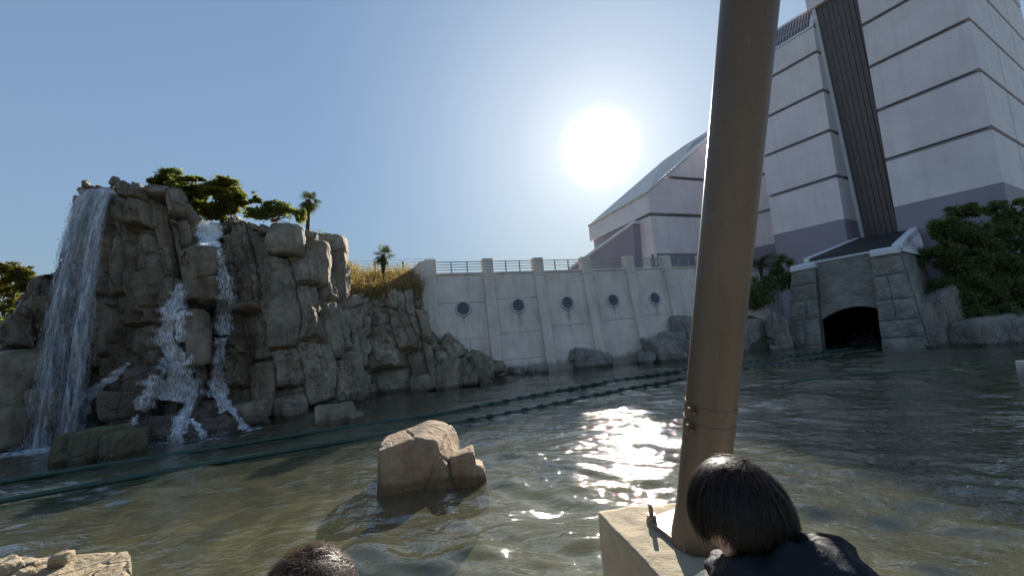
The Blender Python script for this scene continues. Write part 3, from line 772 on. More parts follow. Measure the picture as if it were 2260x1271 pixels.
# ------------------------------------------------------------------ the dam-like wall
DD = az(73); DN = az(163)                       # along the wall (to the right, away) and out of it
D0 = onz(1110, 830)                             # a point of its foot
ZT = 6.87                                       # top of the wall
BAT = 1.1                                       # how far the foot stands out
def damp(s, z, out=0.0):
    """point of the wall: s metres along, height z, metres proud of the sloping face"""
    return D0 + DD * s - DN * BAT * np.clip(z / ZT, -.2, 1.0) + DN * out + UP * (z - 0.0) - UP * D0[2]
def dam_s(px, py):
    p = onpl(px, py, D0 - DN * BAT, DN); return float(np.dot(p - D0, DD))
PIL = [dam_s(x, 590) for x in (949, 1075, 1186, 1291, 1386, 1468)]
PIL += [PIL[-1] + 3.6]
def build_dam():
    root = thing('dam_wall', 'pale sloping concrete dam wall with round vents and buttresses across the pond', 'wall', loc=tuple(damp(PIL[2], 0)))
    s0, s1 = PIL[0] - .3, PIL[-1] + 6
    MB().prism([damp(s0, -.9, -.12), damp(s1, -.9, -.12), damp(s1, ZT - .02, -.12), damp(s0, ZT - .02, -.12)], None,
               back=[damp(s0, -.9, -2.6), damp(s1, -.9, -2.6), damp(s1, ZT - .02, -1.4), damp(s0, ZT - .02, -1.4)]).build('wall_core', M['dam'], root)
    # the return at the left end, running back from the pond
    b = damp(s0, 0); MB().prism([damp(s0 - .35, -.9, .05), damp(s0 + .25, -.9, .05), damp(s0 + .25, ZT + .95, .25), damp(s0 - .35, ZT + .95, .25)], -DN * 7.5 - DD * 1.0).build('return_wall', M['dam'], root, .03)
    joints = [[2.55, 4.95], [2.75, 5.1, 1.0], [3.0], [3.15], [3.3], [3.3]]
    for i in range(len(PIL) - 1):
        a, c = PIL[i] + .28, PIL[i + 1] - .28
        zs = [-.9] + sorted(joints[i]) + [ZT]
        for k in range(len(zs) - 1):
            z0, z1 = zs[k] + (.012 if k else 0), zs[k + 1] - .012
            cutx = [a, c] if not (i == 0 and k == 0) else [a, a + 2.0, c]
            for x0, x1 in zip(cutx[:-1], cutx[1:]):
                x0_ = x0 + (.012 if x0 != a else 0); x1_ = x1 - (.012 if x1 != c else 0)
                MB().prism([damp(x0_, z0), damp(x1_, z0), damp(x1_, z1), damp(x0_, z1)], -DN * .11).build('wall_panel', M['dam'], root, .008)
        # coping
        MB().prism([damp(a, ZT + .004, .06), damp(c, ZT + .004, .06), damp(c, ZT + .15, .06), damp(a, ZT + .15, .06)], -DN * .6).build('coping', M['dam'], root, .015)
    for i, s in enumerate(PIL):
        w = .35
        m = MB()
        zk = ZT - .25
        m.prism([damp(s - w, -.9, .34), damp(s + w, -.9, .34), damp(s + w, zk, .30), damp(s - w, zk, .30)], None,
                back=[damp(s - w, -.9, -.3), damp(s + w, -.9, -.3), damp(s + w, zk, -.3), damp(s - w, zk, -.3)])
        m.build('buttress', M['dam'], root, .02)
        m = MB().prism([damp(s - w - .015, zk + .003, .31), damp(s + w + .015, zk + .003, .31), damp(s + w + .015, ZT + 1.05, .31), damp(s - w - .015, ZT + 1.05, .31)], -DN * .62)
        m.build('buttress_head', M['dam'], root, .02)
    # railings between the heads
    for i in range(len(PIL) - 1):
        a, c = PIL[i] + .31, PIL[i + 1] - .31
        r = MB()
        for z in (.34, .52, .70, .88):
            r.tube([damp(a, ZT + z, .02), damp(c, ZT + z, .02)], .028 if z < .8 else .035, 6)
        ro = r.build('railing', M['steel'], root, smooth=True)
        for f in (1 / 3, 2 / 3):
            s = a + (c - a) * f
            MB().box(damp(s, ZT + .48, .02), DD, DN, UP, .035, .03, .40).build('railing_post', M['steel'], ro)
    # vents
    tn = unit(DN * ZT + UP * BAT); tu = unit(np.cross(DD, tn)); tu = tu if tu[2] > 0 else -tu
    for i, px in enumerate(((1020, 680), (1140, 674), (1247, 668), (1347, 664), (1438, 660))):
        s = dam_s(*px); z = 4.55
        c = damp(s, z)
        ang = np.linspace(0, 2 * math.pi, 41)[:-1]
        ring = []
        prof = [(.40, .00), (.41, .09), (.47, .11), (.53, .09), (.55, .0)]
        V = [c + (DD * math.cos(t) + tu * math.sin(t)) * r_ + tn * h_ for t in ang for r_, h_ in prof]
        F = [(k * 5 + j, ((k + 1) % 40) * 5 + j, ((k + 1) % 40) * 5 + j + 1, k * 5 + j + 1) for k in range(40) for j in range(4)]
        vr = MB().add(V, F).build('vent', M['vent'], root, smooth=True)
        MB().prism([c + (DD * math.cos(t) + tu * math.sin(t)) * .405 + tn * .012 for t in ang], -tn * .01).build('vent_shade_disc', M['black'], vr)  # solid black disc painted as the shade behind the slats
        sw = .10 + .05 * (i % 3); sl_ = 1.1 + .35 * ((i * 7) % 4)
        q_ = [c + DD * -sw - tu * .56 + tn * .004, c + DD * sw - tu * .56 + tn * .004, c + DD * sw * .5 - tu * (.56 + sl_) + tn * .004, c - DD * sw * .5 - tu * (.56 + sl_) + tn * .004]
        mesh_obj('drip_stain', q_, [(0, 1, 2, 3)], M['stain'], vr, smooth=False, uv=[(0, 0), (1, 0), (1, 1), (0, 1)])
        for k in range(6):
            y = -.30 + .12 * k; hw = math.sqrt(max(.405 ** 2 - y * y, .01)) - .01
            MB().prism([c + DD * -hw + tu * (y - .026) + tn * .075, c + DD * hw + tu * (y - .026) + tn * .075, c + DD * hw + tu * (y + .02) + tn * .03, c + DD * -hw + tu * (y + .02) + tn * .03], tn * .012).build('slat', M['vent'], vr)
build_dam()

# rocks at the foot of the wall
def foot_rock(label, px, py, size, seed, mat='greyrock', pieces=(), fwd=.2, **k):
    p = onz(px, py); p = p + unit(np.array([p[0], p[1], 0])) * (size[1] * .5 + fwd)
    o = thing('shore_rock', label, 'rock', loc=(p[0], p[1], -.7))
    V, F = rock_shape(size, seed, sub=5, **k); V[:, 2] += size[2] * .35
    mesh_obj('rock_block', V + p, F, M[mat], o)
    for j, (dx, dy, dz, sx, sy, sz) in enumerate(pieces):
        V, F = rock_shape((sx, sy, sz), seed * 31 + j, sub=4)
        mesh_obj('rock_block', V + p + DD * dx - DN * dy + UP * dz, F, M[mat], o)
    return o
foot_rock('small low rock at the dam foot nearest the cliff', 1137, 829, (.72, .4, .40), 121)
foot_rock('small low rock beside the second buttress foot, right of its twin', 1186, 825, (.66, .4, .36), 122)
foot_rock('blocky rock with flat top standing against the dam below the third vent', 1300, 812, (1.15, .6, .95), 123, pieces=((1.2, .1, .2, .8, .5, .62), (-.6, .2, .9, .6, .5, .45), (.9, -.3, .1, .7, .4, .4)), rot=.4, tilt=6)
foot_rock('stepped heap of grey rocks at the right end of the dam', 1470, 797, (1.5, .8, 1.2), 124,
          pieces=((-1.6, 0, .3, .8, .6, .6), (1.0, .5, 1.2, 1.0, .8, .9), (2.3, .6, 1.7, 1.0, .9, 1.4), (-.5, .1, .9, .8, .6, .6), (2.0, -.2, .4, 1.3, .7, .8), (.2, -.5, .2, 1.1, .6, .5), (3.8, .3, 1.2, 1.2, 1, 1.6)), rot=.5, tilt=6)

# ------------------------------------------------------------------ the tall panelled show building
E1 = az(-28.5); N1 = az(-118.5); E2 = -N1           # along the front (left, away), out of the front, along the right side (away)
KX = np.array([37.16, 28.74, 0.0])                   # the near corner
LEV = [0.0, 11.25, 15.75, 20.4, 24.65, 28.8, 33.0, 37.2]
def bp(s, z, d=0.0):                                 # s along the front, d behind the front
    return KX + E1 * s + E2 * d + UP * z
GAP = .34
def build_tower():
    root = thing('show_building', 'tall pale windowless building clad in wide horizontal panels with dark grooves', 'building', loc=tuple(KX))
    SR, SL, SE = 6.22, 9.86, 16.35                   # right block's left edge, left block's right edge, left block's left edge
    TK = .35
    # cores
    MB().prism([bp(.45, -.5, .45), bp(SR - .05, -.5, .45), bp(SR - .05, 41, .45), bp(.45, 41, .45)], E2 * 22).build('wall_core', M['reveal'], root)
    MB().prism([bp(SL + .3, -.5, .45), bp(SE - .3, -.5, .45), bp(SE - .3, 32.6, .45), bp(SL + .3, 32.6, .45)], E2 * 20).build('wall_core', M['reveal'], root)
    MB().prism([bp(SR, -.5, 4.2), bp(SL + .2, -.5, 4.2), bp(SL + .2, 36, 4.2), bp(SR, 36, 4.2)], E2 * 8).build('wall_core', M['reveal'], root)
    for k in range(len(LEV) - 1):
        z0 = LEV[k] - (.4 if k == 0 else 0); z1 = LEV[k + 1] - (GAP if k > 0 else .0)
        mat = M['panel_low'] if k == 0 else M['panel']
        if k == 1: z0 += .01
        nm = 'base_panel' if k == 0 else 'wall_panel'
        # right block, front (mitred at the corner)
        MB().prism([bp(0, z0), bp(SR, z0), bp(SR, z1), bp(0, z1)], None, back=[bp(TK, z0, TK), bp(SR, z0, TK), bp(SR, z1, TK), bp(TK, z1, TK)]).build(nm, mat, root, .02)
        if k > 0:   # recessed ledge in the groove
            MB().prism([bp(.22, z1 + .006, .22), bp(SR - .01, z1 + .006, .22), bp(SR - .01, z1 + GAP * .62, .22), bp(.22, z1 + GAP * .62, .22)], E2 * .2).build('groove_ledge', M['reveal'], root)
        # right side in bays with an upright groove between them
        for a, c in ((.0, 7.0), (7.25, 14.2), (14.45, 21.5)):
            MB().prism([bp(0, z0, a), bp(0, z0, c), bp(0, z1, c), bp(0, z1, a)], None,
                       back=[bp(TK, z0, a + (TK if a == 0 else 0)), bp(TK, z0, c), bp(TK, z1, c), bp(TK, z1, a + (TK if a == 0 else 0))]).build('side_' + nm, mat, root, .02)
        # left block
        if k < 6:
            z1b = z1 if k < 5 else 31.3
            MB().prism([bp(SL, z0), bp(SE, z0), bp(SE, z1b), bp(SL, z1b)], None, back=[bp(SL + TK, z0, TK), bp(SE - TK, z0, TK), bp(SE - TK, z1b, TK), bp(SL + TK, z1b, TK)]).build(nm, mat, root, .02)
            if 0 < k < 5:
                MB().prism([bp(SL + .2, z1 + .006, .22), bp(SE - .2, z1 + .006, .22), bp(SE - .2, z1 + GAP * .62, .22), bp(SL + .2, z1 + GAP * .62, .22)], E2 * .2).build('groove_ledge', M['reveal'], root)
            # its return into the trench, and its far return
            dpt = 3.3 - 2.9 * max(0, (z0 + z1b) / 2 - 8) / 26
            zt_, zb_ = z1b, z0
            d0 = 3.3 - 2.9 * max(0, zb_ - 8) / 26; d1 = 3.3 - 2.9 * max(0, zt_ - 8) / 26
            MB().prism([bp(SL, z0, 0), bp(SL, z0, d0), bp(SL, z1b, d1), bp(SL, z1b, 0)], None, back=[bp(SL + TK, z0, TK), bp(SL + TK, z0, d0), bp(SL + TK, z1b, max(d1, TK + .05)), bp(SL + TK, z1b, TK)]).build('return_panel', mat, root, .015)
            MB().prism([bp(SE, z0, 0), bp(SE, z0, 9), bp(SE, z1b, 9), bp(SE, z1b, 0)], None, back=[bp(SE - TK, z0, TK), bp(SE - TK, z0, 9), bp(SE - TK, z1b, 9), bp(SE - TK, z1b, TK)]).build('return_panel', mat, root, .015)
    # the ribbed dark chute between the blocks, with a pale frame along its left side
    zb, zt_ = 7.6, 33.2
    db, dt = 3.35, .50
    ch = MB().prism([bp(SR - .2, zb, db), bp(SL - .02, zb, db), bp(SL - .02, zt_, dt), bp(SR - .2, zt_, dt)], E2 * .3).build('chute_cladding', M['ribmetal'], root)
    n = 9
    for k in range(n):
        s = SR + .1 + (SL - SR - .45) * k / (n - 1)
        MB().prism([bp(s, zb + .05, db - .09), bp(s + .1, zb + .05, db - .09), bp(s + .1, zt_ - .05, dt - .09), bp(s, zt_ - .05, dt - .09)], None,
                   back=[bp(s - .06, zb + .05, db + .01), bp(s + .16, zb + .05, db + .01), bp(s + .16, zt_ - .05, dt + .01), bp(s - .06, zt_ - .05, dt + .01)]).build('rib', M['ribmetal'], ch)
    MB().prism([bp(SL - .28, zb, db - .28), bp(SL - .004, zb, db - .28), bp(SL - .004, zt_, dt - .24), bp(SL - .28, zt_, dt - .24)], E2 * .25).build('chute_frame', M['white_trim'], root, .02)
    # lintel over the chute with a half round lamp
    ln = MB().prism([bp(SR - .0, zt_ + .01, .06), bp(SL + .35, zt_ + .01, .06), bp(SL + .35, 36.5, .06), bp(SR, 36.5, .06)], E2 * 1.5).build('chute_lintel', M['panel'], root, .03)
    a = np.linspace(0, math.pi, 13); cs = (SR + SL) / 2 + .5
    MB().prism([bp(cs + .62 * math.cos(t), zt_ + .55 + .5 * math.sin(t), -.12) for t in a], E2 * .16).build('half_round_lamp', M['lamp'], ln, .02)
    # the sloping louvred top of the left block
    zb, zt_ = 31.33, 34.3
    MB().prism([bp(SL + .02, zb, .02), bp(SE, zb, .02), bp(SE, zt_, 1.3), bp(SL + .02, zt_, 1.3)], E2 * 1.0 + UP * -.2).build('louvre_back', M['ribmetal'], root)
    fr = MB()
    for q in ([(SL + .0, zb, -.06), (SE, zb, -.06), (SE, zb + .32, .08), (SL, zb + .32, .08)], [(SL, zt_ - .3, 1.1), (SE, zt_ - .3, 1.1), (SE, zt_ + .02, 1.24), (SL, zt_ + .02, 1.24)],
              [(SL - .02, zb, -.07), (SL + .34, zb, -.07), (SL + .34, zt_, 1.21), (SL - .02, zt_, 1.21)], [(SE - .34, zb, -.07), (SE + .02, zb, -.07), (SE + .02, zt_, 1.21), (SE - .34, zt_, 1.21)]):
        fr.prism([bp(*v) for v in q], E2 * .2)
    fo = fr.build('louvre_frame', M['white_trim'], root)
    for k in range(20):
        s = SL + .5 + (SE - SL - 1.0) * k / 19
        MB().prism([bp(s, zb + .34, .02), bp(s + .13, zb + .34, .02), bp(s + .13, zt_ - .32, 1.06), bp(s, zt_ - .32, 1.06)], E2 * .12).build('louvre', M['reveal'], fo)
    # roof of the right block
    MB().prism([bp(-.1, 37.0, -.1), bp(SR + .1, 37.0, -.1), bp(SR + .1, 37.0, 22), bp(-.1, 37.0, 22)], UP * 4.2).build('parapet', M['white_trim'], root, .03)
    return root
build_tower()

def build_wing():
    """the lower wing left of the pole, with the sheet roof that catches the sun"""
    C0 = at(1435, 469, 46.5)                                        # head of its near corner groove
    EB = az(70); NB = az(160)
    EA = az(-26.5); NA = az(-116.5)
    root = thing('roofed_wing', 'lower pale wing with a raking sheet metal roof glinting beside the sun', 'building', loc=(C0[0], C0[1], 0))
    A = lambda px, py: onpl(px, py, C0, NA)
    B = lambda px, py: onpl(px, py, C0, NB)
    def flat(P, z): P = np.array(P); P[2] = z; return P
    zg = C0[2]
    # face B (right of the corner): three courses, the top one cut by the rake
    P2 = B(1478, 388); zg2 = P2[2]
    cR = 15.0
    def Bp(s, z, o=0.0): return np.array([C0[0], C0[1], 0]) + EB * s + UP * z + NB * o
    def Ap(s, z, o=0.0): return np.array([C0[0], C0[1], 0]) + EA * s + UP * z + NA * o
    rk0 = B(1428.6, 425.8); rk1 = B(1558, 312)
    zr0 = rk0[2]; s1 = float(np.dot(rk1 - Bp(0, 0), EB)); zr1 = rk1[2]
    sl = (zr1 - zr0) / s1
    zrake = lambda s: zr0 + sl * s
    zlow = B(1448.7, 560)[2]
    MB().prism([Bp(.5, -.5, -.5), Bp(cR, -.5, -.5), Bp(cR, zrake(cR), -.5), Bp(.5, zrake(0) - .2, -.5)], -NB * 12).build('wall_core', M['reveal'], root)
    MB().prism([Bp(-.25, -.5, -.1), Bp(cR, -.5, -.1), Bp(cR, zlow, -.1), Bp(-.25, zlow, -.1)], -NB * .3).build('base_panel', M['panel_low'], root, .02)
    MB().prism([Bp(.0, zlow + .01), Bp(cR, zlow + .01), Bp(cR, zg - .42), Bp(.0, zg - .42)], -NB * .35 ).build('wall_panel', M['panel'], root, .02)
    s2 = (zg2 - zr0) / sl
    MB().prism([Bp(0, zg), Bp(cR, zg), Bp(cR, zg2 - .40), Bp(s2 - .40 / sl, zg2 - .40), Bp(0, zr0)], -NB * .35).build('wall_panel', M['panel'], root, .02)
    MB().prism([Bp(s2, zg2), Bp(cR, zg2), Bp(cR, zrake(cR))], -NB * .35).build('gable_panel', M['panel'], root, .02)
    # face A (left of the corner): an overhanging band, a lower facet
    e0 = A(1299, 499); e0b = A(1303.4, 532); sA = float(np.dot(e0 - Ap(0, 0), EA))
    MB().prism([Ap(.02, zg, .02), Ap(sA, e0b[2], .02), Ap(sA, e0[2], .02), Ap(.02, zr0, .02)], -NA * 4).build('eaves_band', M['panel'], root, .02)
    lf = A(1396.5, 488.6); sf = float(np.dot(lf - Ap(0, 0), EA))
    MB().prism([Ap(0, zlow - 1.5), Ap(sf, zlow - 1.5), Ap(sf, zg - .42), Ap(0, zg - .42)], -NA * .35).build('wall_panel', M['panel'], root, .02)
    MB().prism([Ap(.1, -.5, -.3), Ap(sA * .96, -.5, -.3), Ap(sA * .96, zg - .3, -.3), Ap(.1, zg - .3, -.3)], -NA * 6).build('wall_core', M['reveal'], root)
    # roof
    r0 = Ap(sA, e0[2] + .06, .12); r1 = Ap(0, zr0 + .10, .12); r2 = Bp(cR, zrake(cR) + .10, .12)
    g0 = at(1300, 496, r0[1] + .8); g1 = at(1462, 356, r1[1] + 9); g2 = at(1509, 322, r1[1] + 11.5); g3 = at(1561, 290, r1[1] + 14); g4 = g3 + (g3 - g2) * 1.2
    V = [r0, r1, r2, g4, g3, g2, g1, g0]; lowr = -UP * .18
    m = MB(); n = 8
    tri = [(0, 1, 7), (1, 6, 7), (1, 5, 6), (1, 4, 5), (1, 2, 4), (2, 3, 4)]
    V2 = [np.asarray(v) + lowr for v in V]
    m.add(V + V2, tri + [(c + n, b + n, a + n) for a, b, c in tri] + [(i, (i + 1) % n, (i + 1) % n + n, i + n) for i in range(n)])
    ro = m.build('roof', M['roofmetal'], root)
    MB().tube([r0, r1], .10, 6).build('eaves_trim', M['white_trim'], ro, smooth=True)
    MB().tube([r1, r2], .10, 6).build('eaves_trim', M['white_trim'], ro, smooth=True)
    # the sloping side stair below the eaves
    Q0 = lf - NA * -1.2
    S = lambda px, py, o: onpl(px, py, Q0 + NA * o, NA)
    w = -NA * 3.0
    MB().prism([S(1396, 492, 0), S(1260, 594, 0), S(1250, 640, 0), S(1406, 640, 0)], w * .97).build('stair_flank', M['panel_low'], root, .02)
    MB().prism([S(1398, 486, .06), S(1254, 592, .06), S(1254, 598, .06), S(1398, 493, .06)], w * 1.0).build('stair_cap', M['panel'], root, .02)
    # far front, parallel to the tower
    C1 = at(1690, 463, 49.0)
    F_ = lambda s, z, o=0.0: np.array([C1[0], C1[1], 0]) + E1 * s + UP * z + N1 * o
    q = root
    for z0, z1, mt in ((-.5, 11.25, 'panel_low'), (11.26, 15.4, 'panel'), (15.75, 20.05, 'panel'), (20.4, 24.3, 'panel'), (24.65, 28.45, 'panel')):
        MB().prism([F_(-3, z0), F_(8, z0), F_(8, z1), F_(-3, z1)], -N1 * .35).build('far_wall_panel', M[mt], root, .02)
    MB().prism([F_(-3, -.5, -.3), F_(7.9, -.5, -.3), F_(7.9, 28.4, -.3), F_(-3, 28.4, -.3)], -N1 * 12).build('wall_core', M['reveal'], root)
build_wing()

# ------------------------------------------------------------------ the stone portal of the ride
EP = az(-33); NP = az(-123); O_P = onz(2045, 766)
def pp(px, py, o=0.0): return onpl(px, py, O_P + NP * o, NP)
def stone_block(quad, ext, parent, seed, nm='stone_block', n=12, amp=.06):
    """one dressed block: a worn front face (displaced grid) with thickness"""
    q = [np.asarray(v, float) for v in quad]; f, g = np.meshgrid(np.linspace(0, 1, n), np.linspace(0, 1, n), indexing='ij')
    P = (q[0][None, None] * ((1 - f) * (1 - g))[..., None] + q[1] * (f * (1 - g))[..., None] + q[2] * (f * g)[..., None] + q[3] * ((1 - f) * g)[..., None])
    nrm = unit(np.cross(q[1] - q[0], q[3] - q[0])); nrm = nrm if np.dot(nrm, ext) < 0 else -nrm
    edge = np.minimum(np.minimum(f, 1 - f), np.minimum(g, 1 - g))
    D = amp * fbm(P * 1.3, seed, 4) + amp * .9 * np.clip(edge * 6, 0, 1) - amp
    P = P + nrm * D[..., None]
    V = P.reshape(-1, 3); F = [tuple(r) for r in grid_faces(n, n)]
    ring = [i * n for i in range(n)] + [(n - 1) * n + j for j in range(1, n)] + [i * n + n - 1 for i in range(n - 2, -1, -1)] + [j for j in range(n - 2, 0, -1)]
    B = [V[i] + np.asarray(ext) for i in ring]; nb = len(V); L = len(ring)
    F += [(ring[i], nb + i, nb + (i + 1) % L, ring[(i + 1) % L]) for i in range(L)]
    F.append(tuple(nb + i for i in range(L)))
    m = MB().add(list(V) + B, F)
    return m.build(nm, M['stone'], parent, smooth=False)
def build_portal():
    root = thing('stone_portal', 'squat stone gateway with dark arched tunnel mouth and ribbed sloping roof', 'gateway', loc=tuple(pp(1880, 770)))
    back = -NP * 1.2
    def pier(TL, TR, BR, BL, cuts, splits, o, seed):
        TL, TR, BR, BL = [pp(*v, o) for v in (TL, TR, BR, BL)]
        BR = BR + (BR - TR) * .12; BL = BL + (BL - TL) * .12
        pr = mesh_obj('pier', *(lambda m: (m.v, m.f))(MB().prism([v - NP * .25 for v in (BL, BR, TR, TL)], -NP * 5.5)), M['stone'], root, smooth=False)
        for k in range(len(cuts) - 1):
            f0, f1 = cuts[k] + .004, cuts[k + 1] - .004
            xs = [0] + splits[k] + [1]
            for a, c in zip(xs[:-1], xs[1:]):
                a_ = a + (.008 if a else 0); c_ = c - (.008 if c < 1 else 0)
                Lr = lambda f, x: (BL + (TL - BL) * f) * (1 - x) + (BR + (TR - BR) * f) * x
                stone_block([Lr(f0, a_), Lr(f0, c_), Lr(f1, c_), Lr(f1, a_)], back * .5, pr, seed + k * 7 + int(a * 9))
        return TL, TR, BR, BL
    pier((1746, 600), (1796.5, 590), (1812, 770), (1736, 775), [0, .155, .45, .66, .83, 1], [[], [.55], [.6], [], []], 0, 11)
    rp_ = pier((1921, 567), (1982, 557), (2047, 761), (1947, 766), [0, .19, .36, .56, .80, 1], [[], [], [.45], [.45], []], 0, 51)
    # side of the right pier running back (a dark flank)
    TL, TR, BR, BL = rp_
    sd = -NP * 5.4
    MB().prism([BR - NP * .6 - EP * .02, BR + sd - EP * .02, TR + sd + UP * .0 - EP * .02, TR - NP * .6 - EP * .02], EP * .3).build('flank_wall', M['stone'], root)
    # recessed wall with the arch
    rec = -.75
    arcs = [(1806, 712), (1822, 699), (1842, 688), (1862, 681), (1882, 677), (1902, 675.5), (1922, 677), (1942, 682)]
    arch = [pp(x, y, rec) for x, y in arcs]
    top = [pp(x, y, rec) for x, y in zip([a[0] for a in arcs], np.interp([a[0] for a in arcs], [1798, 1923], [581, 558]))]
    m = MB()
    for i in range(len(arcs) - 1):
        m.prism([arch[i], arch[i + 1], top[i + 1], top[i]], back)
    m.build('recessed_wall', M['stone'], root)
    bt = [pp(x, y, rec + .22) for x, y in [(1806, 690), (1822, 677), (1842, 666), (1862, 659), (1882, 655), (1902, 653.5), (1922, 655), (1942, 659)]]
    bb = [pp(x, y, rec + .22) for x, y in arcs]
    m = MB()
    for i in range(len(arcs) - 1):
        m.prism([bb[i], bb[i + 1], bt[i + 1], bt[i]], -NP * .5)
    m.build('arch_band', M['stone'], root)
    # tunnel; its inner shade is put into the near-black lining
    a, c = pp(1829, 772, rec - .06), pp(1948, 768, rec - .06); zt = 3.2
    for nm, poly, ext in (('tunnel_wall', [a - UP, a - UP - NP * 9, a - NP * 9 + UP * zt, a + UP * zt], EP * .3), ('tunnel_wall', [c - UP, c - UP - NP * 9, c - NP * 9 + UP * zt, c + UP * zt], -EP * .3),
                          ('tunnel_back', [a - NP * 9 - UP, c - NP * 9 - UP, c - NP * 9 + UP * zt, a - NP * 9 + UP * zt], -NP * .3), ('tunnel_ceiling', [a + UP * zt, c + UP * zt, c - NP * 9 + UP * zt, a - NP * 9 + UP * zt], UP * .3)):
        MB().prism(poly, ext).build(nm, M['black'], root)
    # white fascias
    def fascia(p, q, o, h=.32, d=.5, lift=.0):
        P, Q = pp(*p, o), pp(*q, o)
        MB().prism([P + UP * (lift - .02), Q + UP * (lift - .02), Q + UP * (lift + h), P + UP * (lift + h)], -NP * d).build('fascia', M['white_trim'], root, .03)
        MB().prism([P + UP * (lift + h + .004) - NP * .16, Q + UP * (lift + h + .004) - NP * .16, Q + UP * (lift + h + .16) - NP * .16, P + UP * (lift + h + .16) - NP * .16], -NP * d).build('fascia', M['white_trim'], root, .02)
    fascia((1744, 601), (1797, 590), .10)
    fascia((1920, 567), (1984, 557), .10)
    fl, fr_ = pp(1797, 581, rec + .05), pp(1923, 558, rec + .05)
    MB().prism([fl - UP * .0, fr_, fr_ + UP * .14, fl + UP * .14], -NP * .4).build('fascia', M['white_trim'], root, .02)
    # roof: from the front edge back and up to the foot of the chute
    zf = fr_[2] + .17
    A0 = pp(1786, 583, rec - .1); A0[2] = zf; A1 = pp(1972, 551, rec - .1); A1[2] = zf
    B1 = at(2000, 511, 34.2); B0 = at(1895, 527, 37.2); Bl = at(1841, 551, 36.5)
    B0[2] = B1[2] = (B0[2] + B1[2]) / 2
    rf = MB().prism([A0, A1, B1, B0], -UP * .2).build('roof', M['darkroof'], root)
    n = 22
    for k in range(n):
        f = (k + .5) / n
        p, q = A0 * (1 - f) + A1 * f, B0 * (1 - f) + B1 * f
        MB().prism([p + EP * .045, p - EP * .045, p - EP * .03 + UP * .11, p + EP * .03 + UP * .11], q - p).build('roof_rib', M['darkroof'], rf)
    for p, q, w in ((A0 + EP * .15, B0 + EP * .15, .2), (A1 - EP * .2, B1 - EP * .55, .26)):
        MB().prism([p + EP * w - UP * .2, p - EP * w - UP * .2, p - EP * w + UP * .2, p + EP * w + UP * .2], q - p).build('roof_rail', M['white_trim'], root, .03)
    # pale cheek wall right of the roof
    MB().prism([A1 - EP * .35 - UP * .3, TR + sd - UP * .1 - EP * .3, B1 - EP * .8 - UP * .25], EP * .3).build('cheek_wall', M['panel'], root)
    MB().prism([pp(1746, 600) - NP * 1.0 - UP * .05, pp(1982, 557) - NP * 1.0 - UP * .05, pp(1982, 557) - NP * 9 + UP * .6, pp(1746, 600) - NP * 9 + UP * .6], -UP * .3).build('roof_deck', M['panel_low'], root)
build_portal()
# water sliding down the ramp inside the tunnel
def build_ramp():
    n = 14; V = []; 
    for i in range(n):
        for j in range(n):
            f, g = i / (n - 1), j / (n - 1)
            p = pp(1868 + 70 * f, 768, -1.6 - 4.5 * g); p[2] = .05 + 1.5 * g * (.35 + .65 * f); V.append(p)
    o = mesh_obj('ramp_water', V, grid_faces(n, n), M['cascade'], None, uv=[(v[0], v[1]) for v in V], attrs={'cover': np.full(len(V), .30)})
    tag(o, 'white water sliding down the ramp in the tunnel mouth', 'water')
build_ramp()
foot_rock('tall split grey rock against the right flank of the stone portal', 2085, 760, (1.25, .9, 2.7), 131, pieces=((-1.0, .2, .8, .7, .7, 2.0), (-1.3, -.3, -.1, 1.2, .6, .35), (.5, .3, 1.0, .9, .8, 1.4)), rot=.2, tilt=5)
foot_rock('broad squared rock at the right shore under the dark trees', 2185, 760, (2.0, 1.0, 1.35), 132, pieces=((1.9, .2, -.1, 1.2, .9, .6), (-.6, .2, .4, 1.0, .8, .8)), rot=.2, tilt=4)
foot_rock('pale low rock at the far right edge of the shore', 2285, 756, (1.7, 1.0, 1.2), 133, rot=.3)
foot_rock('tall fluted rock face leaning on the left pier of the portal', 1722, 772, (.6, .7, 1.9), 134, pieces=((-.3, .2, 1.6, .45, .5, .9), (-.6, -.2, -.2, .6, .5, .5)), rot=.3, tilt=4)
foot_rock('grey brown rock bank between the lamp pole and the portal', 1670, 772, (1.5, .9, 1.7), 135, pieces=((1.2, .3, .6, .8, .7, 1.3), (.5, -.4, -.2, 1.2, .5, .5), (-1.5, .2, .5, 1.0, .8, 1.5)), rot=.3, tilt=5)
# earth bank behind the right shore, for the planting
def bank(name, label, c, r, h, seed):
    n = 40; a = np.linspace(-1, 1, n); X, Y = np.meshgrid(a, a, indexing='ij'); R = np.hypot(X, Y)
    Z = np.clip(1 - R ** 2, 0, 1) ** .7 * h - .8
    P = np.stack([c[0] + X * r[0], c[1] + Y * r[1], Z], -1)
    P[..., 2] += .35 * fbm(P * .5, seed, 3) * (R < .98)
    tag(mesh_obj(name, P.reshape(-1, 3), grid_faces(n, n), M['earth']), label, 'bank', kind='structure')
bank('earth_bank', 'planted earth bank behind the right shore', (37, 27.5), (11.0, 4.6), 3.4, 3)
bank('earth_bank', 'planted earth bank between the dam and the portal', (18.6, 35.5), (4.5, 5.0), 4.6, 4)
bank('earth_bank', 'planted slope behind the low rock shoulder by the dam', (-9.5, 30.5), (9.0, 7.2), 6.6, 5)

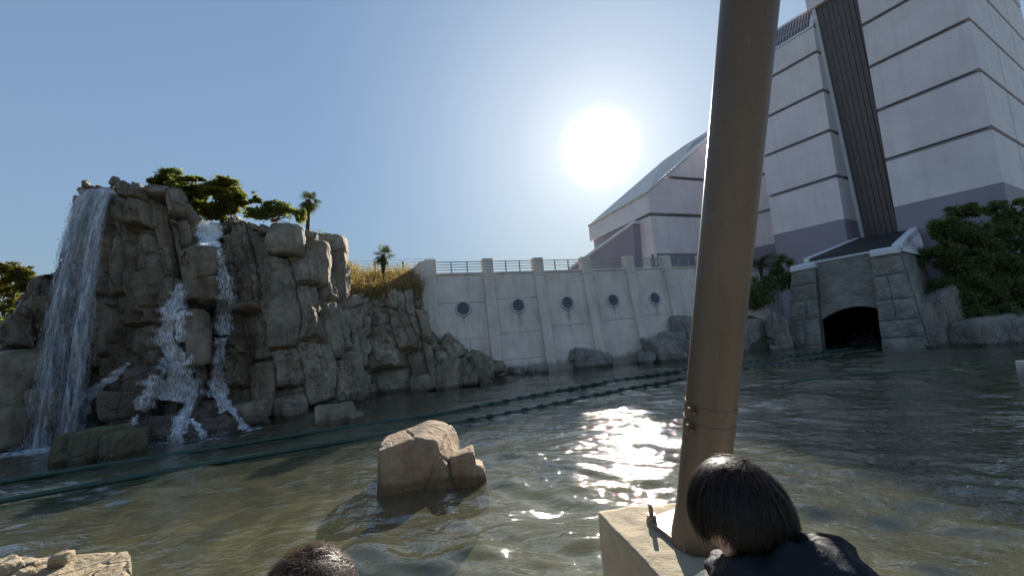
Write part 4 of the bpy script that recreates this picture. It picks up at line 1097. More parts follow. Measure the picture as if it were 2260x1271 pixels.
# ================================================================== FALLING WATER
BV = np.concatenate(bvh_v); off_ = np.cumsum([0] + [len(v) for v in bvh_v[:-1]])
BF = np.concatenate([f + o_ for f, o_ in zip(bvh_f, off_)])
BVH = BVHTree.FromPolygons([Vector(v) for v in BV.tolist()], [tuple(f) if f[2] != f[3] else tuple(f[:3]) for f in BF.tolist()])
def hit(px, py, dflt=16.0):
    d = ray(px, py); r_ = BVH.ray_cast(Vector(CC), Vector(unit(d)))
    return r_[3] if r_[0] is not None else None
def build_curtain():
    """the free-falling curtain from the lip of the left tower: three broken sheets and loose drops"""
    root = thing('waterfall', 'tall curtain waterfall dropping free from the lip of the left rock tower', 'waterfall', loc=tuple(at(150, 940, 15.4)))
    lipL, lipR = at(178, 414, 15.9), at(252, 408, 16.2)
    lipL = lipL - UP * .14; lipR = lipR - UP * .10
    zL = (lipL[2] + lipR[2]) / 2
    toward = unit(np.array([.10, -1.0, 0])); rs = np.random.RandomState(3)
    T = math.sqrt(2 * zL / 9.81)
    for L in range(3):
        nu, nv = 60, 150; V = []; UVs = []; cov = []
        v0 = .72 + .14 * L
        for i in range(nu):
            f = i / (nu - 1)
            lip = lipL * (1 - f) + lipR * f
            lip = lip + UP * (.10 * math.sin(f * 9 + L) * .3 - .28 * (abs(f - .5) * 2) ** 3)
            vj = v0 * (1 + .10 * math.sin(f * 13 + L * 2) + .07 * math.sin(f * 31 + L))
            spread = (f - .5) * .55 + .12 * (L - 1)
            for j in range(nv):
                g = j / (nv - 1); t = T * (-.16 + 1.16 * g)
                if t < 0:
                    p = lip + toward * vj * t * .9 + UP * .01
                else:
                    p = lip + toward * vj * t - UP * (.5 * 9.81 * t * t) + np.array([spread * t * .55, 0, 0])
                w = .07 * t * math.sin(f * 40 + g * 21 + L) + .05 * t * math.sin(f * 77 - g * 33)
                V.append(p + toward * w + np.array([w * .5, 0, 0])); UVs.append((f * 2.2 + L * 7.3, 10 * g * g + L * 3.1))
                thin = 1 - .55 * math.exp(-((f - .52) / .13) ** 2) * min(1, g * 2.2)
                edge = min(1, min(f, 1 - f) * 7 + .15)
                cov.append((.86 - .34 * g ** .8) * thin * (.45 + .55 * edge) + (.10 if g < .12 else 0))
        o = mesh_obj('water_sheet', V, grid_faces(nu, nv), M['curtain'], root, uv=UVs, attrs={'cover': cov})
    # drops
    n = 2600
    f = rs.rand(n); f = np.where(rs.rand(n) < .5, np.clip(rs.normal(.22, .13, n), -.05, 1.05), np.clip(rs.normal(.78, .13, n), -.05, 1.05)); g = rs.rand(n) ** .75
    t = T * g
    lip = lipL[None] * (1 - f)[:, None] + lipR[None] * f[:, None]
    P = lip + toward * ((.85 + rs.normal(0, .16, n)) * t)[:, None] - UP * (.5 * 9.81 * t * t)[:, None]
    P[:, 0] += (f - .5) * .55 * t * .55 + rs.normal(0, .05, n) * t
    r_ = rs.uniform(.004, .010, n) ; ln = rs.uniform(.03, .11, n) * (.5 + g)
    a = rs.uniform(0, 3.14, n); dx = np.stack([np.cos(a), np.sin(a), 0 * a], 1) * r_[:, None]; dy = np.stack([-np.sin(a), np.cos(a), 0 * a], 1) * r_[:, None]
    V = np.stack([P + UP * ln[:, None], P + dx, P + dy, P - dx, P - dy, P - UP * ln[:, None] * .5], 1).reshape(-1, 3)
    F0 = np.array([(0, 1, 2), (0, 2, 3), (0, 3, 4), (0, 4, 1), (5, 2, 1), (5, 3, 2), (5, 4, 3), (5, 1, 4)])
    F = (F0[None] + (np.arange(n) * 6)[:, None, None]).reshape(-1, 3)
    tag(mesh_obj('drops', V, F, M['drop'], root), kind='stuff')
build_curtain()
def spray(label, px, py, Y, r, h, n, seed):
    rs = np.random.RandomState(seed); c = at(px, py, Y); c[2] = 0
    a = rs.uniform(0, 6.28, n); d = r * rs.rand(n) ** .6; z = h * (1 - (d / r)) * rs.rand(n) ** 1.6 + .02
    P = c + np.stack([np.cos(a) * d, np.sin(a) * d * .6, z], 1); q = rs.uniform(.004, .011, n)[:, None]
    V = np.stack([P + [0, 0, 1] * q * 1.5, P + [1, 0, 0] * q, P + [-.5, .8, 0] * q, P + [-.5, -.8, 0] * q], 1).reshape(-1, 3)
    F = (np.array([(0, 1, 2), (0, 2, 3), (0, 3, 1), (1, 3, 2)])[None] + (np.arange(n) * 4)[:, None, None]).reshape(-1, 3)
    tag(mesh_obj('spray', V, F, M['drop']), label, 'spray', kind='stuff')
spray('fine white spray at the foot of the curtain waterfall', 140, 945, 15.0, 1.7, 1.5, 7000, 1)
spray('fine white spray where the middle cascades strike the pond', 400, 965, 14.3, 1.6, .7, 3500, 2)
def stream(parent, path, cover=.62, seed=1, lift=.10, across=14):
    """a stream draped over the rocks: path = (px, py, width px) down the face"""
    path = np.array(path, float); ln = np.concatenate([[0], np.cumsum(np.hypot(*np.diff(path[:, :2], axis=0).T))])
    n = max(12, int(ln[-1] / 2.0)); s = np.linspace(0, ln[-1], n)
    px, py, w = [np.interp(s, ln, path[:, k]) for k in range(3)]
    rs = np.random.RandomState(seed)
    w = w * 1.42 * (1 + .18 * np.sin(s * .11 + seed) + .12 * np.sin(s * .29 + seed * 2))
    tx = np.gradient(px); ty = np.gradient(py); L = np.hypot(tx, ty) + 1e-6; nx, ny = -ty / L, tx / L
    ny = ny * .45
    dep = np.zeros((n, across))
    for i in range(n):
        for j in range(across):
            f = j / (across - 1) - .5
            h_ = hit(px[i] + nx[i] * w[i] * f, py[i] + ny[i] * w[i] * f)
            dep[i, j] = np.nan if h_ is None else h_
    row = np.nanmedian(dep, axis=1); ok = ~np.isnan(row)
    row = np.interp(np.arange(n), np.arange(n)[ok], row[ok])
    rowmin = np.array([row[max(0, i - 6):i + 7].min() for i in range(n)])
    rowmin = np.convolve(np.pad(rowmin, 6, mode='edge'), np.ones(13) / 13, 'valid')
    dep = np.where(np.isnan(dep), row[:, None], dep)
    dep = np.minimum(dep, rowmin[:, None] + .25)
    k = np.ones(5) / 5
    dep = np.apply_along_axis(lambda v: np.convolve(np.pad(v, 2, mode='edge'), k, 'valid'), 0, dep)
    V = []; UVs = []; cov = []
    alen = 0
    for i in range(n):
        for j in range(across):
            f = j / (across - 1) - .5
            d = unit(ray(px[i] + nx[i] * w[i] * f, py[i] + ny[i] * w[i] * f))
            bul = lift * (1 - (2 * f) ** 2) + .02
            V.append(CC + d * (dep[i, j] - bul - .03)); UVs.append((f * w[i] * dep[i, j] / FPX + seed * 3.7, s[i] * dep[i, j] / FPX))
            cov.append(cover + .26 - 1.1 * (2 * abs(f)) ** 4)
    V = np.array(V); V = V + .05 * np.stack([fbm(V * 6, seed + k_, 3) for k_ in range(3)], -1)
    V[:, 2] = np.maximum(V[:, 2], -.03)
    return mesh_obj('stream', V, grid_faces(n, across), M['cascade'], parent, uv=UVs, attrs={'cover': cov})
c2 = thing('cascade', 'broad white cascade tumbling down the middle of the cliff into a spreading fan', 'waterfall', loc=tuple(onz(385, 972)))
stream(c2, [(402, 626, 14), (396, 650, 40), (386, 690, 56), (379, 722, 62), (374, 755, 56), (384, 778, 50), (392, 800, 66), (388, 832, 100), (378, 862, 122), (368, 884, 118)], .66, 1)
stream(c2, [(345, 845, 26), (328, 868, 40), (318, 892, 44), (310, 906, 36)], .5, 2)
stream(c2, [(424, 840, 34), (424, 868, 30), (420, 890, 20), (408, 912, 34), (402, 926, 40), (398, 945, 30), (386, 974, 40)], .6, 3)
stream(c2, [(420, 924, 20), (436, 938, 14), (444, 952, 16), (450, 968, 22)], .55, 4)
stream(c2, [(302, 916, 12), (294, 936, 14), (284, 958, 18), (272, 985, 26)], .5, 5)
c3 = thing('cascade', 'narrow stepped cascade falling from the notch beside the middle tower', 'waterfall', loc=tuple(onz(535, 945)))
stream(c3, [(466, 490, 44), (463, 508, 46), (461, 528, 50), (462, 545, 52)], .8, 6)
stream(c3, [(487, 548, 8), (488, 575, 18), (493, 600, 24), (497, 625, 34), (499, 650, 42), (497, 690, 40), (491, 738, 36)], .52, 7)
stream(c3, [(488, 744, 28), (484, 780, 24), (479, 812, 26), (479, 838, 36), (484, 868, 40), (494, 890, 40), (502, 906, 34)], .62, 8)
stream(c3, [(510, 902, 22), (520, 916, 16), (530, 930, 16), (540, 946, 26)], .55, 9)
c4 = thing('cascade', 'thin slanting stream slipping left into the foot of the curtain waterfall', 'waterfall', loc=tuple(at(165, 940, 14.8)))
stream(c4, [(288, 800, 8), (268, 815, 20), (240, 838, 26), (208, 860, 24), (188, 888, 30), (168, 935, 40)], .85, 10, lift=.14)
# foam where the streams meet the pond
def foam(px, py, rx, ry, seed):
    c = onz(px, py); n = 24; a = np.linspace(-1, 1, n); X, Y = np.meshgrid(a, a, indexing='ij'); R = np.hypot(X, Y)
    P = np.stack([c[0] + X * rx, c[1] + Y * ry, np.zeros_like(X)], -1)
    P[..., 2] = wave_h(P[..., 0], P[..., 1]) + .012 + .02 * np.clip(fbm(P * 4, seed, 3), 0, 1)
    return P.reshape(-1, 3), np.clip(1.15 - R ** 1.5 * 1.2, 0, 1).reshape(-1)
FV = []; FC = []; FF = []
for k, a in enumerate([(390, 975, .75, .35), (455, 969, .6, .25), (545, 945, .7, .3), (275, 988, .5, .35), (110, 992, 1.5, .7), (30, 1000, 1.6, .5), (200, 990, 1.2, .6)]):
    v, c = foam(*a, k); FF.append(grid_faces(24, 24) + len(FV) * 576); FV.append(v); FC.append(c)
tag(mesh_obj('foam', np.concatenate(FV), np.concatenate(FF), M['foam'], attrs={'cover': np.concatenate(FC)}), 'thin white foam on the water under the falls', 'foam', kind='stuff')

# ================================================================== THE RIDE'S GUIDE RAILS
def water_path(pts, z=.02):
    P = np.array([onz(*p) for p in pts]); L = np.concatenate([[0], np.cumsum(np.linalg.norm(np.diff(P, axis=0), axis=1))])
    s = np.linspace(0, L[-1], int(L[-1] / .35)); Q = np.stack([np.interp(s, L, P[:, k]) for k in range(2)], 1)
    k = np.ones(9) / 9
    Q = np.stack([np.convolve(np.pad(Q[:, c], 4, mode='reflect', reflect_type='odd'), k, 'valid') for c in range(2)], 1)
    return np.concatenate([Q, np.full((len(Q), 1), z)], 1), s
def build_rail(label, pts, zs=0.02, r=.07, brk=True, start=8):
    Q, s = water_path(pts, zs)
    root = thing('guide_rail', label, 'rail', loc=tuple(Q[len(Q) // 2]))
    # low in the left run, riding just above the surface to the right
    Q[:, 2] = zs + .03 * np.sin(s * .35)
    MB().tube(Q, r, 8).build('rail_tube', M['rail'], root, smooth=True)
    if brk:
        m = MB()
        for i in range(len(Q)):
            if Q[i, 0] > -2.2 and i % 2 == 0:
                t = unit(Q[min(i + 1, len(Q) - 1)] - Q[max(i - 1, 0)]); n = np.array([-t[1], t[0], 0])
                b = MB().box(Q[i] + UP * .02, t, n, UP, .13, .09, .075)
                b.box(Q[i] - UP * .12, t, n, UP, .05, .05, .12)
                b.build('rail_float', M['float'], root, .03)
    return root
build_rail('far dark green guide rail skimming the water from left shore to the portal', [(-160, 1095), (0, 1066), (265, 1024), (460, 996), (602, 971), (800, 937), (909, 923), (1061, 896), (1184, 873), (1300, 852), (1400, 836), (1510, 818), (1640, 801), (1776, 783), (1880, 772)])
build_rail('near dark green guide rail with bracket knobs crossing before the tan boulder', [(-160, 1135), (0, 1109), (301, 1056), (602, 1003), (800, 969), (987, 936), (1152, 907), (1220, 892), (1340, 868), (1500, 840), (1648, 815), (1764, 796), (1860, 780), (1930, 773)])
build_rail('thin dark rail line in the water right of the lamp pole', [(1560, 872), (1640, 861), (1760, 843), (1860, 829), (1960, 822), (2060, 815), (2160, 808), (2244, 800)], 0.01, .03, False)
t_ = NT('flume_paint')
M['flume'] = t_.done(t_.bsdf(Base_Color=t_.ramp(t_.noise(t_.pos(), 1.3, 5), [(.3, (.06, .13, .105)), (.7, (.12, .22, .18))]), Roughness=.8))
def build_flume():
    A, s_ = water_path([(-160, 1095), (0, 1066), (265, 1024), (460, 996), (602, 971), (800, 937), (909, 923), (1061, 896), (1184, 873), (1300, 852)], -.16)
    B, s2 = water_path([(-160, 1135), (0, 1109), (301, 1056), (602, 1003), (800, 969), (987, 936), (1152, 907), (1220, 892), (1340, 868)], -.16)
    n = 60; f = np.linspace(0, 1, n)
    a = np.stack([np.interp(f * s_[-1], s_, A[:, k]) for k in range(3)], 1); b = np.stack([np.interp(f * s2[-1], s2, B[:, k]) for k in range(3)], 1)
    V = np.concatenate([a, b, a - [0, 0, .5], b - [0, 0, .5]]); F = []
    for i in range(n - 1):
        for p, q in ((0, n), (2 * n, 3 * n), (0, 2 * n), (n, 3 * n)):
            F.append((p + i, q + i, q + i + 1, p + i + 1))
    tag(mesh_obj('flume_bed', V, F, M['flume'], smooth=False), 'teal painted flume bed just under the water between the rails', 'flume', kind='structure')
build_flume()
pe = onz(2270, 856)
tag(MB().prism([pe + [-.12, -.12, -.9], pe + [.14, -.12, -.9], pe + [.14, .14, -.9], pe + [-.12, .14, -.9]], UP * 1.75).build('mooring_post', M['dam'], bevel=.03), 'pale square concrete post in the water at the right picture edge', 'post')

# ================================================================== PLANTS
def leaves(P, size, seed, flat=.5, asp=.55):
    """one pointed leaf (two triangles folded on the midrib) per point"""
    rs = np.random.RandomState(seed); n = len(P)
    a = rs.uniform(0, 2 * math.pi, n); el = rs.normal(0, flat, n)
    d = np.stack([np.cos(a) * np.cos(el), np.sin(a) * np.cos(el), np.sin(el)], 1)
    sd = np.cross(d, rs.normal(0, flat, (n, 3)) + UP); sd /= np.linalg.norm(sd, axis=1)[:, None]
    s = size * rs.uniform(.6, 1.35, n)[:, None]
    V = np.stack([P - d * s * .5, P + sd * s * asp * .5, P + d * s * .5, P - sd * s * asp * .5], 1).reshape(-1, 3)
    F = np.arange(4 * n).reshape(n, 4)
    return V, F
def blob_points(cl, n, seed, shell=.55, gap=-.28):
    rs = np.random.RandomState(seed); cl = [(np.asarray(c, float), np.asarray(r, float)) for c, r in cl]
    w = np.array([np.prod(r) ** .7 for c, r in cl]); w /= w.sum()
    k = rs.choice(len(cl), n, p=w)
    d = rs.normal(0, 1, (n, 3)); d /= np.linalg.norm(d, axis=1)[:, None]
    rad = rs.rand(n) ** shell * (1 + .18 * rs.normal(0, 1, n))
    C = np.array([c for c, r in cl])[k]; R_ = np.array([r for c, r in cl])[k]
    P = C + d * R_ * rad[:, None]
    # clumping: keep where noise says so
    g = fbm(P * 1.9, seed, 3)
    return P[g > gap]
def limb(m, a, b, r0, r1, seed, sag=.15):
    rs = np.random.RandomState(seed); a = np.asarray(a, float); b = np.asarray(b, float); L = np.linalg.norm(b - a)
    pts = [a + (b - a) * f + np.array([rs.normal(0, .05), rs.normal(0, .05), sag * math.sin(f * math.pi) * .4]) * L * (0 < f < 1) for f in np.linspace(0, 1, 6)]
    m.tube(pts, list(np.linspace(r0, r1, 6)), 6)
def tree(name, label, cat, base, clusters, n, size, mat, seed, group=None, trunk_r=.14, flat=.5, fork=.45, sub=4, gap=-.28):
    base = np.asarray(base, float)
    root = thing(name, label, cat, group, loc=tuple(base))
    top = np.mean([c for c, r in clusters], axis=0); fk = base + (top - base) * fork
    m = MB(); limb(m, base, fk, trunk_r, trunk_r * .7, seed)
    rs = np.random.RandomState(seed)
    for k, (c, r) in enumerate(clusters):
        limb(m, fk, c, trunk_r * .5, trunk_r * .16, seed + k, .3)
        for q in range(sub):
            d = rs.normal(0, 1, 3); d /= np.linalg.norm(d); limb(m, c, np.asarray(c) + d * np.asarray(r) * .9, trunk_r * .18, trunk_r * .05, seed * 3 + k * 7 + q)
    m.build('trunk', M['bark'], root, smooth=True)
    # finer clusters around each blob for an uneven outline
    cl2 = []
    for c, r in clusters:
        cl2.append((c, np.asarray(r) * .8))
        for q in range(9):
            d = rs.normal(0, 1, 3); d /= np.linalg.norm(d)
            cl2.append((np.asarray(c) + d * np.asarray(r) * rs.uniform(.6, 1.0), np.asarray(r) * rs.uniform(.22, .42)))
    P = blob_points(cl2, n, seed, gap=gap)
    V, F = leaves(P, size, seed, flat)
    mesh_obj('crown', V, F, M[mat], root, smooth=False)
    return root
def pc(px, py, Y, rx, ry, rz_=None):
    """cluster from pixel centre and pixel radii at distance Y"""
    c = at(px, py, Y); k = Y / FPX
    return (c, (rx * k, (rz_ if rz_ else (rx + ry) * .5) * k, ry * k))
tree('spreading_tree', 'dark flat topped tree on the left tower, left of its yellower neighbour', 'tree', at(440, 505, 19.2), [pc(375, 384, 19, 36, 14), pc(345, 400, 19, 20, 9), pc(412, 404, 19, 38, 17), pc(398, 430, 19, 32, 14), pc(440, 424, 19.4, 34, 16), pc(360, 412, 19.2, 24, 9), pc(430, 450, 19.2, 26, 12), pc(395, 398, 19.4, 34, 14), pc(430, 398, 19.2, 26, 9)], 30000, .17, 'leaf_dark', 61, 'trees on the cliff top', .12, .4, gap=-.13)
tree('spreading_tree', 'yellow tinged spreading tree above the notch of the narrow cascade', 'tree', at(490, 505, 19.8), [pc(495, 408, 19.6, 38, 15), pc(535, 430, 19.6, 36, 15), pc(475, 434, 19.3, 42, 18), pc(445, 458, 19.3, 34, 15), pc(505, 456, 19.6, 38, 17), pc(470, 478, 19.4, 34, 14), pc(560, 442, 19.8, 18, 9), pc(460, 415, 19.4, 34, 13), pc(520, 442, 19.4, 34, 14), pc(485, 462, 19.2, 36, 14)], 36000, .17, 'leaf_olive', 62, 'trees on the cliff top', .13, .4, gap=-.13)
def shrub(name, label, clusters, n, size, mat, seed, base=None, flat=.7, group=None):
    b = np.asarray(base if base is not None else clusters[0][0] - UP * np.asarray(clusters[0][1][2]), float)
    root = thing(name, label, 'shrub', group, loc=tuple(b)); rs = np.random.RandomState(seed)
    m = MB()
    for k, (c, r) in enumerate(clusters):
        for q in range(5):
            d = rs.normal(0, 1, 3); d /= np.linalg.norm(d); limb(m, b + (np.asarray(c) - b) * .3, np.asarray(c) + d * np.asarray(r) * .95, .03, .006, seed + k * 9 + q)
    m.build('stem', M['bark'], root, smooth=True)
    cl2 = [(c, np.asarray(r) * .85) for c, r in clusters]
    for c, r in clusters:
        for q in range(7):
            d = rs.normal(0, 1, 3); d /= np.linalg.norm(d); cl2.append((np.asarray(c) + d * np.asarray(r) * rs.uniform(.6, 1.0), np.asarray(r) * rs.uniform(.2, .42)))
    V, F = leaves(blob_points(cl2, n, seed), size, seed, flat)
    mesh_obj('foliage', V, F, M[mat], root, smooth=False)
    return root
shrub('ivy_shrub', 'dark ivy thicket crowning the middle rock tower', [pc(585, 470, 19.6, 30, 20), pc(625, 462, 19.8, 34, 18), pc(655, 478, 19.8, 22, 22), pc(560, 470, 19.6, 24, 14), pc(610, 448, 19.8, 24, 8)], 9000, .13, 'leaf_dark', 63)
shrub('russet_plant', 'small russet plant on the ledge of the middle tower', [pc(606, 486, 18.7, 9, 5)], 260, .10, 'red_leaf', 64)
shrub('bare_shrub', 'wispy bare shrub on the right shoulder of the middle tower', [pc(706, 512, 19.8, 18, 9)], 120, .07, 'leaf_dark', 65)
tree('roadside_tree', 'sunlit yellow green tree behind the far left rocks', 'tree', at(30, 800, 24.5), [pc(40, 610, 24.5, 34, 16), pc(15, 640, 24.5, 34, 20), pc(60, 640, 24.5, 20, 18), pc(30, 675, 24.5, 36, 22), pc(-30, 625, 24.5, 34, 22), pc(5, 600, 24.8, 26, 12), pc(-60, 660, 24.5, 40, 30), pc(55, 600, 24.5, 26, 14), pc(20, 592, 24.6, 30, 12), pc(66, 622, 24.4, 18, 16)], 20000, .19, 'leaf_yellow', 66, None, .2, .5)
shrub('shore_shrub', 'dark green shrubs at the far left under the yellow tree', [pc(10, 730, 23, 44, 40), pc(-40, 740, 23, 50, 40), pc(48, 700, 23.5, 18, 24)], 7000, .2, 'leaf_deep', 67)
# right bank trees
tree('pine_tree', 'dark bushy pine beside the right pier of the portal', 'tree', at(2110, 720, 27.2), [pc(2120, 470, 27, 34, 22), pc(2090, 510, 27, 40, 28), pc(2140, 520, 26.8, 44, 36), pc(2080, 560, 27, 36, 34), pc(2130, 590, 26.6, 50, 40), pc(2180, 560, 26.8, 40, 36), pc(2110, 640, 26.6, 50, 36)], 90000, .15, 'leaf_deep', 68, 'dark trees on the right bank', .22, .6)
tree('pine_tree', 'dark pine at the right picture edge behind the squared shore rock', 'tree', at(2230, 720, 27.6), [pc(2200, 460, 27.6, 30, 20), pc(2240, 465, 27.4, 34, 24), pc(2220, 510, 27.4, 46, 34), pc(2260, 560, 27.2, 46, 44), pc(2210, 590, 27, 46, 40), pc(2180, 640, 26.6, 50, 40), pc(2245, 650, 26.6, 56, 50), pc(2290, 500, 27.4, 40, 40), pc(2300, 620, 27, 50, 60)], 100000, .15, 'leaf_deep', 69, 'dark trees on the right bank', .24, .6)
shrub('bank_shrub', 'round olive shrub left of the portal, right of the feathery palm', [pc(1722, 588, 33.5, 30, 26), pc(1735, 620, 33, 26, 24), pc(1705, 630, 33, 36, 24), pc(1680, 660, 32, 40, 24)], 9000, .2, 'leaf_deep', 70)
shrub('bank_shrub', 'dark shrubs over the rock bank just right of the lamp pole', [pc(1665, 640, 32.5, 30, 30), pc(1620, 640, 33, 30, 34), pc(1570, 640, 34, 40, 34)], 7000, .2, 'leaf_deep', 71)

def fan_palm(label, base, top, seed, R=.95, nf=30):
    base = np.asarray(base, float); top = np.asarray(top, float); rs = np.random.RandomState(seed)
    root = thing('fan_palm', label, 'palm tree', 'fan palms beyond the cliff', loc=tuple(base))
    m = MB(); H_ = np.linalg.norm(top - base)
    pts = [base + (top - base) * f for f in np.linspace(0, 1, 12)]
    m.tube(pts, [.10 + .02 * (i % 2) + (.05 if i > 7 else 0) for i in range(12)], 9).build('trunk', M['palm_trunk'], root, smooth=True)
    V = []; F = []
    for k in range(nf):
        a = rs.uniform(0, 6.28); el = rs.uniform(-1.0, 1.25) if k > 8 else rs.uniform(-1.4, -.7)
        d = np.array([math.cos(a) * math.cos(el), math.sin(a) * math.cos(el), math.sin(el)])
        st = R * rs.uniform(.4, .6); hub = top + d * st
        n0 = len(V); sd = unit(np.cross(d, UP) + 1e-4)
        V += [top + sd * .012, top - sd * .012, hub - sd * .01, hub + sd * .01]; F.append((n0, n0 + 1, n0 + 2, n0 + 3))
        up = unit(np.cross(sd, d)); nb = 15
        for q in range(nb):
            w = math.radians(-115 + 230 * q / (nb - 1)); dr = d * math.cos(w) + sd * math.sin(w)
            Lb = R * .62 * (.75 + .25 * math.cos(w)) * rs.uniform(.85, 1.1); tip = hub + dr * Lb - UP * Lb * rs.uniform(.12, .34); mid = hub + dr * Lb * .55
            pw = unit(np.cross(dr, up)) * .022; n0 = len(V)
            V += [hub, mid + pw, tip, mid - pw]; F.append((n0, n0 + 1, n0 + 2, n0 + 3))
    mesh_obj('crown', V, np.array(F), M['palm_leaf'], root, smooth=False)
    return root
fan_palm('slim fan palm rising behind the ivy on the middle tower', at(679, 520, 22.5), at(681, 442, 22.5), 5, .72)
fan_palm('fan palm with shaggy trunk before the wire fence', at(846, 662, 26.5), at(846, 562, 26.5), 6, .80, 36)
def feather_palm(label, base, top, R, seed, nf=34):
    base = np.asarray(base, float); top = np.asarray(top, float); rs = np.random.RandomState(seed)
    root = thing('feather_palm', label, 'palm tree', loc=tuple(base))
    MB().tube([base, (base + top) / 2, top], [.3, .26, .28], 10).build('trunk', M['palm_trunk'], root, smooth=True)
    V = []; F = []
    for k in range(nf):
        a = rs.uniform(0, 6.28); el = rs.uniform(.1, 1.3); L = R * rs.uniform(.8, 1.1)
        h = np.array([math.cos(a), math.sin(a), 0]); pts = []
        for i in range(15):
            f = i / 14; pts.append(top + h * L * f * math.cos(el * (1 - .3 * f)) + UP * (L * f * math.sin(el) - L * .62 * f * f))
        for i in range(1, 14):
            t = unit(pts[i + 1] - pts[i]); sd = unit(np.cross(t, UP))
            for sg in (-1, 1):
                lf = R * .26 * math.sin(math.pi * (.12 + .85 * i / 14)) + .05
                tip = pts[i] + sd * sg * lf * .8 + t * lf * .55 - UP * lf * .25; n0 = len(V)
                V += [pts[i] - t * .03, pts[i] + t * .03, tip]; F.append((n0, n0 + 1, n0 + 2))
        n0 = len(V); sd = unit(np.cross(pts[5] - pts[4], UP)) * .025
        for i in range(14):
            n0 = len(V); V += [pts[i] + sd, pts[i] - sd, pts[i + 1]]; F.append((n0, n0 + 1, n0 + 2))
    mesh_obj('crown', V, np.array(F), M['palm_leaf'], root, smooth=False)
shrub('bank_shrub', 'low dark shrubs spilling over the squared rock on the right shore', [pc(2140, 690, 26.0, 36, 30), pc(2200, 690, 26.2, 44, 26), pc(2255, 700, 26.0, 40, 34), pc(2100, 650, 26.6, 30, 30)], 16000, .16, 'leaf_deep', 73)
feather_palm('feathery date palm peeking out right of the lamp pole', at(1672, 690, 34.5), at(1676, 588, 34.5), 2.6, 8)
# dry reeds on the slope between the cliff and the dam
def reeds():
    rs = np.random.RandomState(17); V = []; F = []; n = 2600
    for k in range(n):
        px = rs.uniform(745, 935); f = rs.rand()
        low = np.interp(px, [745, 800, 930], [660, 662, 650]); hi = np.interp(px, [745, 760, 800, 830, 930, 940], [640, 580, 600, 603, 597, 600])
        Y = 23.6 + 5.5 * f
        py = low + (hi - low) * (f * .85 + .1)
        b = at(px, py + 8, Y)
        h = rs.uniform(.5, 1.2); lean = rs.normal(0, .22, 2); tip = b + np.array([lean[0] * h, lean[1] * h, h]); sd = np.array([.012, 0, 0]); n0 = len(V)
        V += [b + sd, b - sd, tip]; F.append((n0, n0 + 1, n0 + 2, n0 + 2))
        for q in range(7):
            g = rs.uniform(.2, 1.0); p = b + (tip - b) * g; d = unit(np.array([rs.normal(0, 1), rs.normal(0, 1), rs.normal(.1, .5)])); L = rs.uniform(.08, .2)
            w = unit(np.cross(d, rs.normal(0, 1, 3))) * L * .16; n0 = len(V)
            V += [p, p + d * L * .5 + w, p + d * L, p + d * L * .5 - w]; F.append((n0, n0 + 1, n0 + 2, n0 + 3))
    tag(mesh_obj('dry_reeds', V, F, M['reed'], smooth=False), 'dry tan reeds covering the slope between cliff and dam', 'reeds', kind='stuff')
reeds()
def fence():
    root = thing('wire_fence', 'wire fence with pale posts above the reed slope', 'fence', loc=tuple(at(860, 600, 31.5)))
    a, c = at(770, 602, 31.5), at(960, 594, 31.5)
    MB().prism([a - UP * 5, c - UP * 5, c, a], np.array([0, .3, 0])).build('retaining_wall', M['dam'], root)
    for px in (828, 891, 775, 945):
        p = at(px, 603, 31.4)
        MB().box(p + UP * .42, np.array([1., 0, 0]), np.array([0, 1., 0]), UP, .09, .07, .55).build('post', M['post'], root, .01)
    for q in range(4):
        h = .18 + .24 * q
        MB().tube([a + UP * h, (a + c) / 2 + UP * (h - .02), c + UP * h], .012, 5).build('wire', M['wire'], root)
fence()

# ================================================================== FOREGROUND
def build_block():
    z = 1.75
    c = [onz(1322, 1134, z), onz(1510, 1106, z), onz(1660, 1235, z), onz(1470, 1285, z)]
    cen = np.mean(c, axis=0)
    root = thing('plinth_block', 'chipped sunlit concrete plinth carrying the big leaning pole', 'plinth', loc=(cen[0], cen[1], -.7))
    # a slab with worn edges: dense box
    bm = bmesh.new(); n = 46
    P = []; F = []
    def face(q, nu, nv):
        f, g = np.meshgrid(np.linspace(0, 1, nu), np.linspace(0, 1, nv), indexing='ij')
        A = q[0] * ((1 - f) * (1 - g))[..., None] + q[1] * (f * (1 - g))[..., None] + q[2] * (f * g)[..., None] + q[3] * ((1 - f) * g)[..., None]
        return A.reshape(-1, 3), grid_faces(nu, nv)
    lo = [np.array([v[0], v[1], -.8]) + (v - cen) * [.12, .12, 0] for v in c]
    VV = []; FFc = []
    for q, a_, b_ in ((c, n, n), ([lo[3], lo[0], c[0], c[3]], n, 60), ([lo[0], lo[1], c[1], c[0]], n, 60), ([lo[1], lo[2], c[2], c[1]], n, 60), ([lo[2], lo[3], c[3], c[2]], n, 60)):
        v, f = face([np.asarray(x) for x in q], a_, b_); FFc.append(f + sum(len(x) for x in VV)); VV.append(v)
    V = np.concatenate(VV); Fq = np.concatenate(FFc)
    out = V - np.array([cen[0], cen[1], .6])
    k = fbm(V * 3.0, 5, 4) * .018 + fbm(V * 14, 6, 3) * .004
    # chips along the rim
    rim = np.exp(-np.abs(V[:, 2] - z) / .05) * np.clip(np.max(np.abs(out[:, :2]) / .62, axis=1) - .55, 0, 1)
    V = V + (out / np.linalg.norm(out, axis=1)[:, None]) * (k - rim * .06 * np.clip(fbm(V * 7, 8, 3) + .3, 0, 2))[:, None]
    o = mesh_obj('block_body', V, Fq, M['block'], root)
    bm.free()
    md = o.modifiers.new('weld', 'WELD'); md.merge_threshold = .0008
    return z
ZB = build_block()
